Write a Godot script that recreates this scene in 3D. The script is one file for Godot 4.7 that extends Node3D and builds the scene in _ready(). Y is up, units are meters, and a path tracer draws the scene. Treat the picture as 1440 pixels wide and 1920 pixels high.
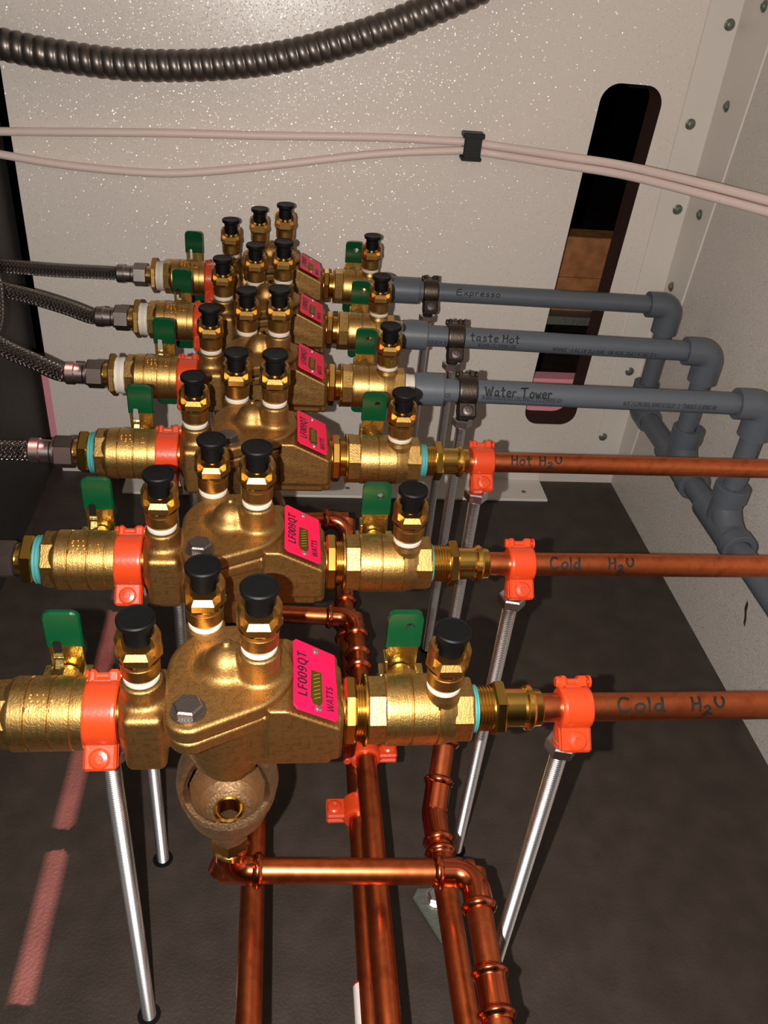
extends Node3D
# Six backflow preventers in a cabinet, lit by a phone flash. Units are metres, y is up, the cabinet floor is y = 0.

const PIPE_Y := 0.328
# row 0 is the nearest: x shift, z at x = 0, slope of z along x
const ROWS := [[0.0, -0.3159, 0.0], [-0.005, -0.4438, 0.0], [0.004, -0.5751, 0.0], [0.006, -0.7033, 0.0254], [0.009, -0.828, 0.04], [0.010, -0.954, 0.0264]]
const WHERE := ["on the nearest copper pipe", "on the second nearest copper pipe", "on the copper pipe marked Hot H2O", "on the grey pipe marked Water Tower", "on the grey pipe marked taste Hot", "on the grey pipe marked Expresso"]
const BACK_Z := -1.058
const RIGHT_X := 0.503
const LEFT_X := -0.32
const CEIL_Y := 0.82

var M := {}
var taken := {}
var AX := Basis(Vector3(0, 1, 0), Vector3(1, 0, 0), Vector3(0, 0, -1))   # turns the lathe axis from y to x
var AZ := Basis(Vector3(1, 0, 0), Vector3(0, 0, 1), Vector3(0, -1, 0))   # turns the lathe axis from y to z
var cache := {}

# ---------------------------------------------------------------- mesh builder
class MB:
	var v := PackedVector3Array()
	var n := PackedVector3Array()
	var t := PackedVector2Array()
	func tri(a: Vector3, b: Vector3, c: Vector3, na: Vector3, nb: Vector3, nc: Vector3, ua := Vector2.ZERO, ub := Vector2.ZERO, uc := Vector2.ZERO):
		var cr := (b - a).cross(c - a)
		if cr.length_squared() < 1e-22:
			return
		if cr.dot(na + nb + nc) > 0.0:
			v.append(a); v.append(c); v.append(b)
			n.append(na); n.append(nc); n.append(nb)
			t.append(ua); t.append(uc); t.append(ub)
		else:
			v.append(a); v.append(b); v.append(c)
			n.append(na); n.append(nb); n.append(nc)
			t.append(ua); t.append(ub); t.append(uc)
	func quad(a: Vector3, b: Vector3, c: Vector3, d: Vector3, na: Vector3, nb: Vector3, nc: Vector3, nd: Vector3, ua := Vector2.ZERO, ub := Vector2.ZERO, uc := Vector2.ZERO, ud := Vector2.ZERO):
		tri(a, b, c, na, nb, nc, ua, ub, uc)
		tri(a, c, d, na, nc, nd, ua, uc, ud)
	func flat(a: Vector3, b: Vector3, c: Vector3, d: Vector3, nn: Vector3):
		quad(a, b, c, d, nn, nn, nn, nn)
	func mesh() -> ArrayMesh:
		var arr := []
		arr.resize(Mesh.ARRAY_MAX)
		arr[Mesh.ARRAY_VERTEX] = v
		arr[Mesh.ARRAY_NORMAL] = n
		arr[Mesh.ARRAY_TEX_UV] = t
		var m := ArrayMesh.new()
		m.add_surface_from_arrays(Mesh.PRIMITIVE_TRIANGLES, arr)
		return m

	# profile points are (along the axis, radius); a0..a1 sweep; the angle 0 points to local +z
	func lathe(prof: Array, xf := Transform3D(), segs := 32, faceted := false, a0 := 0.0, a1 := TAU, turn := 0.0):
		for i in prof.size() - 1:
			var p: Vector2 = prof[i]
			var q: Vector2 = prof[i + 1]
			var d := q - p
			if d.length() < 1e-9:
				continue
			var nr := Vector2(-d.y, d.x).normalized()   # (axis part, radial part), outward for a rising profile
			for k in segs:
				var t0: float = a0 + (a1 - a0) * k / segs + turn
				var t1: float = a0 + (a1 - a0) * (k + 1) / segs + turn
				var e0 := Vector3(sin(t0), 0, cos(t0))
				var e1 := Vector3(sin(t1), 0, cos(t1))
				var f0 := e0
				var f1 := e1
				if faceted:
					f0 = ((e0 + e1) * 0.5).normalized(); f1 = f0
				var y := Vector3.UP
				var n0 := (xf.basis * (y * nr.x + f0 * nr.y)).normalized()
				var n1 := (xf.basis * (y * nr.x + f1 * nr.y)).normalized()
				quad(xf * (y * p.x + e0 * p.y), xf * (y * q.x + e0 * q.y), xf * (y * q.x + e1 * q.y), xf * (y * p.x + e1 * p.y), n0, n0, n1, n1,
					Vector2(t0 / TAU, p.x), Vector2(t0 / TAU, q.x), Vector2(t1 / TAU, q.x), Vector2(t1 / TAU, p.x))
	# end faces of a part lathe with a closed profile (a fan round its middle)
	func lathe_caps(prof: Array, xf: Transform3D, ang: float, side: float):
		var c := Vector2.ZERO
		for p in prof:
			c += p
		c /= prof.size()
		var e := Vector3(sin(ang), 0, cos(ang))
		var nn := (xf.basis * Vector3(cos(ang), 0, -sin(ang))).normalized() * side
		for i in prof.size():
			var p: Vector2 = prof[i]
			var q: Vector2 = prof[(i + 1) % prof.size()]
			tri(xf * (Vector3.UP * c.x + e * c.y), xf * (Vector3.UP * p.x + e * p.y), xf * (Vector3.UP * q.x + e * q.y), nn, nn, nn)
	# solid hexagon (or other prism) along the lathe axis with chamfered ends
	func nut(y0: float, y1: float, r: float, xf := Transform3D(), sides := 6, turn := 0.0, ch := 0.0008):
		lathe([Vector2(y0, 0), Vector2(y0, r - ch), Vector2(y0 + ch, r), Vector2(y1 - ch, r), Vector2(y1, r - ch), Vector2(y1, 0)], xf, sides, true, 0.0, TAU, turn)
	func rod(y0: float, y1: float, r: float, xf := Transform3D(), segs := 28, ch := 0.0006):
		lathe([Vector2(y0, 0), Vector2(y0, r - ch), Vector2(y0 + ch, r), Vector2(y1 - ch, r), Vector2(y1, r - ch), Vector2(y1, 0)], xf, segs)
	func threads(y0: float, y1: float, r: float, pitch: float, depth: float, xf := Transform3D(), segs := 20):
		var prof := [Vector2(y0, 0), Vector2(y0, r - depth)]
		var k: int = int((y1 - y0) / pitch)
		for i in k:
			prof.append(Vector2(y0 + (i + 0.28) * pitch, r))
			prof.append(Vector2(y0 + (i + 0.58) * pitch, r))
			prof.append(Vector2(y0 + (i + 0.86) * pitch, r - depth))
			prof.append(Vector2(y0 + (i + 1.0) * pitch, r - depth))
		prof.append(Vector2(y1, r - depth)); prof.append(Vector2(y1, 0))
		lathe(prof, xf, segs)
	# box with chamfered edges
	func box(c: Vector3, h: Vector3, b: float, xf := Transform3D()):
		for ax in 3:
			for s in [-1.0, 1.0]:
				var u := (ax + 1) % 3
				var w := (ax + 2) % 3
				var nn := Vector3.ZERO
				nn[ax] = s
				var ps := []
				for m in [[-1, -1], [1, -1], [1, 1], [-1, 1]]:
					var p := Vector3.ZERO
					p[ax] = s * h[ax]; p[u] = m[0] * (h[u] - b); p[w] = m[1] * (h[w] - b)
					ps.append(xf * (c + p))
				flat(ps[0], ps[1], ps[2], ps[3], (xf.basis * nn).normalized())
		if b <= 0.0:
			return
		for ax in 3:
			var u := (ax + 1) % 3
			var w := (ax + 2) % 3
			for su in [-1.0, 1.0]:
				for sw in [-1.0, 1.0]:
					var ps := []
					for m in [[-1, 0], [1, 0], [1, 1], [-1, 1]]:
						var p := Vector3.ZERO
						p[ax] = m[0] * (h[ax] - b)
						p[u] = su * (h[u] - (b if m[1] == 1 else 0.0))
						p[w] = sw * (h[w] - (0.0 if m[1] == 1 else b))
						ps.append(xf * (c + p))
					var nn := Vector3.ZERO
					nn[u] = su; nn[w] = sw
					flat(ps[0], ps[1], ps[2], ps[3], (xf.basis * nn).normalized())
		for sx in [-1.0, 1.0]:
			for sy in [-1.0, 1.0]:
				for sz in [-1.0, 1.0]:
					var s := Vector3(sx, sy, sz)
					var nn := (xf.basis * s).normalized()
					tri(xf * (c + s * Vector3(h.x, h.y - b, h.z - b)), xf * (c + s * Vector3(h.x - b, h.y, h.z - b)), xf * (c + s * Vector3(h.x - b, h.y - b, h.z)), nn, nn, nn)
	func vary(s: Array, l: float, a: float) -> float:
		if s[0] == 0:
			return s[1] + s[2] * pow(absf(sin(PI * (l / s[3] + a / TAU))), 0.5)
		if s[0] == 1:
			return s[1] + s[2] * sin(clampf(l / s[3], 0, 1) * PI)
		var e: float = minf(l, s[3] - l)
		return s[1] + (s[2] * sin(clampf((e - 0.001) / 0.0055, 0, 1) * PI) if e < 0.0065 else 0.0)
	# tube through points; shape varies the radius: [0, base, height, pitch] spiral ribs, [1, base, height, length] one bead, [2, base, height, length] a bead near each end
	func tube(pts: Array, r: float, segs := 20, shape := [], caps := true):
		var t0: Vector3 = (pts[1] - pts[0]).normalized()
		var up := Vector3.UP if absf(t0.y) < 0.9 else Vector3.RIGHT
		var side := t0.cross(up).normalized()
		up = side.cross(t0).normalized()
		var rings := []
		var nrm := []
		var lens := []
		var ln := 0.0
		for i in pts.size():
			var tg: Vector3
			if i == 0: tg = pts[1] - pts[0]
			elif i == pts.size() - 1: tg = pts[i] - pts[i - 1]
			else: tg = (pts[i + 1] - pts[i]).normalized() + (pts[i] - pts[i - 1]).normalized()
			tg = tg.normalized()
			if i > 0:
				ln += (pts[i] - pts[i - 1]).length()
				side = (side - tg * side.dot(tg)).normalized()
				up = side.cross(tg).normalized()
			var ring := PackedVector3Array()
			var rn := PackedVector3Array()
			for k in segs + 1:
				var a: float = TAU * k / segs
				var e := side * cos(a) + up * sin(a)
				var rr := r
				if shape: rr = vary(shape, ln, a)
				ring.append(pts[i] + e * rr)
				rn.append(e)
			rings.append(ring); nrm.append(rn); lens.append(ln)
		if shape:
			for i in pts.size():
				for k in segs + 1:
					var i0: int = maxi(i - 1, 0)
					var i1: int = mini(i + 1, pts.size() - 1)
					var k0: int = (k - 1 + segs) % segs
					var k1: int = (k + 1) % segs
					var nn: Vector3 = (rings[i1][k] - rings[i0][k]).cross(rings[i][k1] - rings[i][k0]).normalized()
					if nn.dot(nrm[i][k]) < 0.0: nn = -nn
					nrm[i][k] = nn
		for i in pts.size() - 1:
			for k in segs:
				quad(rings[i][k], rings[i + 1][k], rings[i + 1][k + 1], rings[i][k + 1], nrm[i][k], nrm[i + 1][k], nrm[i + 1][k + 1], nrm[i][k + 1],
					Vector2(k / float(segs), lens[i]), Vector2(k / float(segs), lens[i + 1]), Vector2((k + 1) / float(segs), lens[i + 1]), Vector2((k + 1) / float(segs), lens[i]))
		if caps:
			for e in [0, pts.size() - 1]:
				var nn: Vector3 = (pts[1] - pts[0]).normalized() * -1.0 if e == 0 else (pts[e] - pts[e - 1]).normalized()
				for k in segs:
					tri(pts[e], rings[e][k], rings[e][k + 1], nn, nn, nn)
	# outline in the xy plane pushed from z0 to z1, with a bevel b
	func extrude(poly: PackedVector2Array, z0: float, z1: float, b := 0.0, xf := Transform3D()):
		var cnt := poly.size()
		var area := 0.0
		for i in cnt:
			area += poly[i].cross(poly[(i + 1) % cnt])
		var sg := 1.0 if area > 0.0 else -1.0
		var en := []
		for i in cnt:
			var d := (poly[(i + 1) % cnt] - poly[i]).normalized()
			en.append(Vector2(d.y, -d.x) * sg)
		var ins := PackedVector2Array()
		for i in cnt:
			var m: Vector2 = en[i] + en[(i - 1 + cnt) % cnt]
			var l := m.length_squared()
			ins.append(poly[i] - (m * (2.0 / l) * b if l > 0.2 else Vector2.ZERO))
		var idx := Geometry2D.triangulate_polygon(ins if b > 0.0 else poly)
		var src := ins if b > 0.0 else poly
		for k in range(0, idx.size(), 3):
			for z in [z0, z1]:
				var nn := xf.basis * Vector3(0, 0, -1.0 if (z == minf(z0, z1)) else 1.0)
				tri(xf * Vector3(src[idx[k]].x, src[idx[k]].y, z), xf * Vector3(src[idx[k + 1]].x, src[idx[k + 1]].y, z), xf * Vector3(src[idx[k + 2]].x, src[idx[k + 2]].y, z), nn, nn, nn)
		var lo := minf(z0, z1)
		var hi := maxf(z0, z1)
		for i in cnt:
			var j := (i + 1) % cnt
			var e2: Vector2 = en[i]
			var nn := (xf.basis * Vector3(e2.x, e2.y, 0)).normalized()
			flat(xf * Vector3(poly[i].x, poly[i].y, lo + b), xf * Vector3(poly[j].x, poly[j].y, lo + b), xf * Vector3(poly[j].x, poly[j].y, hi - b), xf * Vector3(poly[i].x, poly[i].y, hi - b), nn)
			if b > 0.0:
				var na := (xf.basis * Vector3(e2.x, e2.y, 1)).normalized()
				flat(xf * Vector3(poly[i].x, poly[i].y, hi - b), xf * Vector3(poly[j].x, poly[j].y, hi - b), xf * Vector3(ins[j].x, ins[j].y, hi), xf * Vector3(ins[i].x, ins[i].y, hi), na)
				var nb := (xf.basis * Vector3(e2.x, e2.y, -1)).normalized()
				flat(xf * Vector3(poly[i].x, poly[i].y, lo + b), xf * Vector3(poly[j].x, poly[j].y, lo + b), xf * Vector3(ins[j].x, ins[j].y, lo), xf * Vector3(ins[i].x, ins[i].y, lo), nb)
	func ball(c: Vector3, r: float, squash := 1.0, xf := Transform3D(), segs := 16):
		var prof := []
		for i in 9:
			var a: float = -PI / 2 + PI * i / 8
			prof.append(Vector2(sin(a) * r * squash, cos(a) * r))
		lathe(prof, xf * Transform3D(Basis(), c), segs)

# ---------------------------------------------------------------- implicit shapes (cast bodies)
func sdf(prims: Array, p: Vector3) -> float:
	var d := 1.0
	for s in prims:
		var e := 1.0
		match s[0]:
			0:  # cylinder along an axis: centre, axis, half length, radius, rounding
				var q: Vector3 = p - s[2]
				var al: float = absf(q[s[3]]) - s[4] + s[6]
				q[s[3]] = 0.0
				var ra: float = q.length() - s[5] + s[6]
				e = minf(maxf(al, ra), 0.0) + Vector2(maxf(al, 0), maxf(ra, 0)).length() - s[6]
			1:  # box: centre, half size, rounding
				var q: Vector3 = (p - s[2]).abs() - s[3] + Vector3.ONE * s[4]
				e = Vector3(maxf(q.x, 0), maxf(q.y, 0), maxf(q.z, 0)).length() + minf(maxf(q.x, maxf(q.y, q.z)), 0.0) - s[4]
			2:  # hull of two circles in the xz plane, between two heights: c1, r1, c2, r2, y0, y1, rounding
				var a: Vector2 = s[2]
				var bb: Vector2 = s[4]
				var w := Vector2(p.x, p.z)
				var ba := bb - a
				var l: float = ba.length()
				var dir := ba / l
				var qx: float = absf((w - a).cross(dir))
				var qy: float = (w - a).dot(dir)
				var k: float = (s[3] - s[5]) / l
				var ac := sqrt(1.0 - k * k)
				var dd := 0.0
				var kk: float = -k * qx + ac * qy
				if kk < 0.0: dd = Vector2(qx, qy).length() - s[3]
				elif kk > ac * l: dd = Vector2(qx, qy - l).length() - s[5]
				else: dd = qx * ac + qy * k - s[3]
				dd += s[8]
				var dy: float = absf(p.y - (s[6] + s[7]) * 0.5) - (s[7] - s[6]) * 0.5 + s[8]
				e = minf(maxf(dd, dy), 0.0) + Vector2(maxf(dd, 0), maxf(dy, 0)).length() - s[8]
			3:  # convex polygon in the xy plane pushed along z: planes [(nx, ny, d)], z centre, z half, rounding
				e = absf(p.z - s[3]) - s[4] + s[5]
				for pl in s[2]:
					e = maxf(e, p.x * pl.x + p.y * pl.y - pl.z + s[5])
				e -= s[5]
			4:  # round cone: centre a, radius a, centre b, radius b (tapered capsule, approximate)
				var ab: Vector3 = s[4] - s[2]
				var tt: float = clampf((p - s[2]).dot(ab) / ab.length_squared(), 0, 1)
				e = (p - s[2] - ab * tt).length() - lerpf(s[3], s[5], tt)
		var k2: float = s[1]
		if k2 > 0.0:
			var hh := clampf(0.5 + 0.5 * (d - e) / k2, 0, 1)
			d = lerpf(d, e, hh) - k2 * hh * (1.0 - hh)
		else:
			d = minf(d, e)
	return d

func net(prims: Array, lo: Vector3, hi: Vector3, cell: float) -> ArrayMesh:
	var nx := int(ceil((hi.x - lo.x) / cell / 4)) * 4 + 1
	var ny := int(ceil((hi.y - lo.y) / cell / 4)) * 4 + 1
	var nz := int(ceil((hi.z - lo.z) / cell / 4)) * 4 + 1
	var g := PackedFloat32Array()
	g.resize(nx * ny * nz)
	g.fill(1.0)
	for bx in range(0, nx, 4):
		for by in range(0, ny, 4):
			for bz in range(0, nz, 4):
				var c := lo + Vector3(bx + 1.5, by + 1.5, bz + 1.5) * cell
				var dc := sdf(prims, c)
				var far := absf(dc) > cell * 5.5
				for x in range(bx, mini(bx + 4, nx)):
					for y in range(by, mini(by + 4, ny)):
						for z in range(bz, mini(bz + 4, nz)):
							g[(x * ny + y) * nz + z] = dc if far else sdf(prims, lo + Vector3(x, y, z) * cell)
	var ids := {}
	var vs := PackedVector3Array()
	var ns := PackedVector3Array()
	var idx := PackedInt32Array()
	var off := [[0, 0, 0], [1, 0, 0], [0, 1, 0], [1, 1, 0], [0, 0, 1], [1, 0, 1], [0, 1, 1], [1, 1, 1]]
	var edges := [[0, 1], [2, 3], [4, 5], [6, 7], [0, 2], [1, 3], [4, 6], [5, 7], [0, 4], [1, 5], [2, 6], [3, 7]]
	var cv := PackedFloat32Array()
	cv.resize(8)
	for x in nx - 1:
		for y in ny - 1:
			for z in nz - 1:
				var base: int = (x * ny + y) * nz + z
				var neg := 0
				for i in 8:
					var o: Array = off[i]
					cv[i] = g[base + (o[0] * ny + o[1]) * nz + o[2]]
					if cv[i] < 0.0: neg += 1
				if neg == 0 or neg == 8:
					continue
				var acc := Vector3.ZERO
				var cnt := 0
				for ed in edges:
					var a: float = cv[ed[0]]
					var b: float = cv[ed[1]]
					if (a < 0.0) != (b < 0.0):
						var tt := a / (a - b)
						var oa: Array = off[ed[0]]
						var ob: Array = off[ed[1]]
						acc += Vector3(oa[0], oa[1], oa[2]).lerp(Vector3(ob[0], ob[1], ob[2]), tt)
						cnt += 1
				ids[base] = vs.size()
				vs.append(lo + (Vector3(x, y, z) + acc / cnt) * cell)
				ns.append(Vector3((cv[1] + cv[3] + cv[5] + cv[7]) - (cv[0] + cv[2] + cv[4] + cv[6]), (cv[2] + cv[3] + cv[6] + cv[7]) - (cv[0] + cv[1] + cv[4] + cv[5]), (cv[4] + cv[5] + cv[6] + cv[7]) - (cv[0] + cv[1] + cv[2] + cv[3])).normalized())
	var sx := ny * nz
	var sy := nz
	for x in range(1, nx - 1):
		for y in range(1, ny - 1):
			for z in range(1, nz - 1):
				var base: int = (x * ny + y) * nz + z
				var a := g[base] < 0.0
				for e in 3:
					var st: int = [sx, sy, 1][e]
					if (g[base + st] < 0.0) == a:
						continue
					var u: int = [sy, 1, sx][e]
					var w: int = [1, sx, sy][e]
					if not (ids.has(base) and ids.has(base - u) and ids.has(base - u - w) and ids.has(base - w)):
						continue
					var q := [ids[base], ids[base - u], ids[base - u - w], ids[base - w]]
					if a:
						q.reverse()
					for k in [0, 1, 2, 0, 2, 3]:
						idx.append(q[k])
	# make sure that the winding agrees with the normals (front faces run clockwise)
	if idx.size() > 2:
		var cr := (vs[idx[1]] - vs[idx[0]]).cross(vs[idx[2]] - vs[idx[0]])
		if cr.dot(ns[idx[0]]) > 0.0:
			for k in range(0, idx.size(), 3):
				var sw := idx[k + 1]
				idx[k + 1] = idx[k + 2]
				idx[k + 2] = sw
	var arr := []
	arr.resize(Mesh.ARRAY_MAX)
	arr[Mesh.ARRAY_VERTEX] = vs
	arr[Mesh.ARRAY_NORMAL] = ns
	arr[Mesh.ARRAY_INDEX] = idx
	var m := ArrayMesh.new()
	m.add_surface_from_arrays(Mesh.PRIMITIVE_TRIANGLES, arr)
	return m

# ---------------------------------------------------------------- scene helpers
func numbered(called: String) -> String:
	var k: int = taken.get(called, 0)
	taken[called] = k + 1
	return called if k == 0 else "%s_%03d" % [called, k]

func thing(called: String, label: String, category: String, xf := Transform3D(), group := "") -> Node3D:
	var o := Node3D.new()
	o.name = numbered(called)
	add_child(o)
	o.transform = xf
	o.set_meta("label", label)
	o.set_meta("category", category)
	if group: o.set_meta("group", group)
	return o

func part(called: String, mesh: Mesh, mat: Material, parent: Node, xf := Transform3D(), label := "") -> MeshInstance3D:
	var o := MeshInstance3D.new()
	o.name = called
	o.mesh = mesh
	o.material_override = mat
	o.transform = xf
	o.cast_shadow = GeometryInstance3D.SHADOW_CASTING_SETTING_ON
	parent.add_child(o, true)
	if label: o.set_meta("label", label)
	return o

func structure(called: String, mesh: Mesh, mat: Material, label: String, category: String) -> MeshInstance3D:
	var o := part(called, mesh, mat, self)
	o.set_meta("label", label)
	o.set_meta("category", category)
	o.set_meta("kind", "structure")
	return o

func slab(a: Vector3, b: Vector3, bevel := 0.0) -> ArrayMesh:
	var mb := MB.new()
	mb.box((a + b) * 0.5, ((b - a) * 0.5).abs(), bevel)
	return mb.mesh()

func at(x: float, y := 0.0, z := 0.0, b := Basis()) -> Transform3D:
	return Transform3D(b, Vector3(x, y, z))

func row(i: int) -> Transform3D:
	var r: Array = ROWS[i]
	return Transform3D(Basis(Vector3.UP, -atan(r[2])), Vector3(r[0], PIPE_Y, r[1]))

func smooth(pts: Array, steps := 10) -> Array:
	# Catmull-Rom through the points
	var out := []
	for i in pts.size() - 1:
		var p0: Vector3 = pts[maxi(i - 1, 0)]
		var p1: Vector3 = pts[i]
		var p2: Vector3 = pts[i + 1]
		var p3: Vector3 = pts[mini(i + 2, pts.size() - 1)]
		for k in steps:
			out.append(p1.cubic_interpolate(p2, p0, p3, k / float(steps)))
	out.append(pts[-1])
	return out

func elbow_pts(a: Vector3, c: Vector3, b: Vector3, r: float, steps := 10) -> Array:
	# a to b round the corner c with bend radius r
	var u := (a - c).normalized()
	var w := (b - c).normalized()
	var ang := u.angle_to(w)
	var t := r / tan(ang * 0.5)
	var mid := (u + w).normalized()
	var o := c + mid * (r / sin(ang * 0.5))
	var s := c + u * t
	var e := c + w * t
	var out := []
	for k in steps + 1:
		var v := (s - o).slerp(e - o, k / float(steps))
		out.append(o + v)
	return out

# ---------------------------------------------------------------- materials
func mat(albedo: Color, rough: float, metal := 0.0) -> StandardMaterial3D:
	var m := StandardMaterial3D.new()
	m.albedo_color = albedo
	m.roughness = rough
	m.metallic = metal
	return m

func noise_tex(freq: float, size: int, normal: bool, bump := 4.0, kind := FastNoiseLite.TYPE_SIMPLEX_SMOOTH, oct := 3, sd := 3, ramp: Gradient = null) -> NoiseTexture2D:
	var f := FastNoiseLite.new()
	f.noise_type = kind
	f.frequency = freq
	f.fractal_octaves = oct
	f.seed = sd
	var t := NoiseTexture2D.new()
	t.width = size
	t.height = size
	t.seamless = true
	t.noise = f
	t.as_normal_map = normal
	t.bump_strength = bump
	if ramp: t.color_ramp = ramp
	return t

func ramp(cols: Array, offs: Array) -> Gradient:
	var g := Gradient.new()
	g.colors = PackedColorArray(cols)
	g.offsets = PackedFloat32Array(offs)
	return g

func triplanar(m: StandardMaterial3D, scale: float, normal: Texture2D = null, strength := 1.0, world := false) -> StandardMaterial3D:
	m.uv1_triplanar = true
	m.uv1_world_triplanar = world
	m.uv1_scale = Vector3.ONE * scale
	if normal:
		m.normal_enabled = true
		m.normal_texture = normal
		m.normal_scale = strength
	return m

func make_materials():
	var cast := noise_tex(0.035, 512, true, 6.0, FastNoiseLite.TYPE_SIMPLEX_SMOOTH, 3, 5)
	var blotch := noise_tex(0.012, 512, false, 0, FastNoiseLite.TYPE_SIMPLEX_SMOOTH, 4, 9, ramp([Color(0.88, 0.87, 0.86), Color(1, 1, 1), Color(0.94, 0.92, 0.89)], [0.2, 0.55, 0.9]))
	M.bronze = triplanar(mat(Color(0.67, 0.515, 0.305), 0.5, 1.0), 34.0, cast, 0.38)
	M.bronze.albedo_texture = blotch
	M.valve = triplanar(mat(Color(0.80, 0.64, 0.38), 0.37, 1.0), 40.0, cast, 0.32)
	M.valve.albedo_texture = blotch
	M.brass = mat(Color(0.84, 0.67, 0.33), 0.2, 1.0)
	M.cock = triplanar(mat(Color(0.72, 0.56, 0.31), 0.36, 1.0), 30.0, cast, 0.18)
	M.strap = triplanar(mat(Color(0.80, 0.72, 0.45), 0.28, 1.0), 18.0, cast, 0.25)
	M.funnel = triplanar(mat(Color(0.62, 0.50, 0.38), 0.58, 1.0), 24.0, cast, 0.6)
	M.funnel.albedo_texture = blotch
	M.copper = triplanar(mat(Color(0.83, 0.45, 0.275), 0.34, 1.0), 14.0)
	M.copper.albedo_texture = noise_tex(0.008, 512, false, 0, FastNoiseLite.TYPE_SIMPLEX_SMOOTH, 4, 21, ramp([Color(0.84, 0.80, 0.77), Color(1, 1, 1), Color(0.92, 0.88, 0.85)], [0.15, 0.5, 0.95]))
	M.copper_new = mat(Color(0.82, 0.42, 0.27), 0.2, 1.0)
	M.steel = mat(Color(0.86, 0.86, 0.87), 0.24, 1.0)
	M.nickel = mat(Color(0.62, 0.58, 0.56), 0.3, 1.0)
	M.bolt = triplanar(mat(Color(0.50, 0.47, 0.46), 0.42, 1.0), 40.0, cast, 0.4)
	M.iron = triplanar(mat(Color(0.34, 0.30, 0.27), 0.45, 1.0), 30.0, cast, 0.4)
	M.conduit = mat(Color(0.44, 0.41, 0.39), 0.38, 0.9)
	M.orange = triplanar(mat(Color(0.76, 0.23, 0.085), 0.32), 22.0, cast, 0.12)
	M.orange.clearcoat_enabled = true
	M.orange.clearcoat = 0.6
	M.orange.clearcoat_roughness = 0.15
	M.green = mat(Color(0.0, 0.245, 0.135), 0.2)
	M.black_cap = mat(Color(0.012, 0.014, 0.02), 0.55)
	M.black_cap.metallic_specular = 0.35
	M.teal = triplanar(mat(Color(0.24, 0.52, 0.52), 0.6), 60.0, cast, 0.3)
	M.tape = triplanar(mat(Color(0.78, 0.74, 0.69), 0.55), 50.0, cast, 0.5)
	M.cpvc = triplanar(mat(Color(0.33, 0.348, 0.378), 0.4), 20.0, noise_tex(0.02, 256, true, 2.0, FastNoiseLite.TYPE_SIMPLEX_SMOOTH, 3, 8), 0.12)
	M.ink = mat(Color(0.015, 0.015, 0.018), 0.6)
	M.tag = triplanar(mat(Color(0.93, 0.01, 0.27), 0.42), 30.0, cast, 0.15)
	M.tag_ink = mat(Color(0.20, 0.03, 0.12), 0.5)
	M.tag_plate = mat(Color(0.38, 0.32, 0.10), 0.45, 0.7)
	M.tag_scratch = mat(Color(0.85, 0.68, 0.25), 0.4, 0.8)
	M.cable = mat(Color(0.86, 0.77, 0.74), 0.5)
	# sprayed paint: a normal map of tiny hard flecks, 2048 texels to half a metre
	var bead := Image.create(2048, 2048, false, Image.FORMAT_RGB8)
	bead.fill(Color(0.5, 0.5, 1.0))
	var rng := RandomNumberGenerator.new()
	rng.seed = 77
	for k in 60000:
		var cx := rng.randi_range(0, 2047)
		var cy := rng.randi_range(0, 2047)
		var rad := rng.randf_range(1.5, 3.2)
		var slope := rng.randf_range(0.0, 0.36)
		var dir := rng.randf_range(0.0, TAU)
		var nn := Vector3(cos(dir) * slope, sin(dir) * slope, 1.0).normalized()
		var c := Color(nn.x * 0.5 + 0.5, nn.y * 0.5 + 0.5, nn.z * 0.5 + 0.5)
		var r2 := rad * rad
		for dy in range(-3, 4):
			for dx in range(-3, 4):
				if dx * dx + dy * dy < r2:
					bead.set_pixel((cx + dx + 2048) % 2048, (cy + dy + 2048) % 2048, c)
	var bead_tex := ImageTexture.create_from_image(bead)
	M.paint = triplanar(mat(Color(0.865, 0.82, 0.785), 0.27), 2.0, bead_tex, 1.0, true)
	M.paint.metallic_specular = 0.85
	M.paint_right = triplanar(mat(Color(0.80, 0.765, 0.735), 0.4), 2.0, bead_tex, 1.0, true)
	M.paint_trim = mat(Color(0.85, 0.815, 0.78), 0.42)
	var fl := noise_tex(0.01, 1024, false, 0, FastNoiseLite.TYPE_SIMPLEX_SMOOTH, 5, 31, ramp([Color(0.205, 0.168, 0.145), Color(0.225, 0.186, 0.162), Color(0.25, 0.208, 0.183)], [0.2, 0.5, 0.85]))
	M.floor = triplanar(mat(Color(1, 1, 1), 0.55), 2.2, noise_tex(0.12, 1024, true, 2.0, FastNoiseLite.TYPE_SIMPLEX_SMOOTH, 3, 33), 0.25, true)
	M.floor.albedo_texture = fl
	M.door = triplanar(mat(Color(0.20, 0.19, 0.18), 0.6), 3.0, noise_tex(0.05, 512, true, 2.0, FastNoiseLite.TYPE_SIMPLEX_SMOOTH, 3, 35), 0.3, true)
	M.plaster = mat(Color(0.55, 0.52, 0.49), 0.9)
	M.core = triplanar(mat(Color(0.24, 0.125, 0.085), 0.85), 20.0, cast, 0.4)
	M.pink = triplanar(mat(Color(0.95, 0.62, 0.68), 0.7), 12.0, cast, 0.15)
	M.wood = triplanar(mat(Color(0.62, 0.40, 0.22), 0.7), 8.0)
	M.wood.albedo_texture = noise_tex(0.02, 256, false, 0, FastNoiseLite.TYPE_SIMPLEX_SMOOTH, 3, 41, ramp([Color(0.85, 0.82, 0.8), Color(1, 1, 1)], [0.2, 0.8]))
	M.zinc = triplanar(mat(Color(0.5, 0.52, 0.48), 0.45, 0.8), 10.0, cast, 0.3)
	M.sticker = mat(Color(0.86, 0.82, 0.8), 0.5)
	M.sticker_red = mat(Color(0.75, 0.05, 0.09), 0.5)
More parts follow.
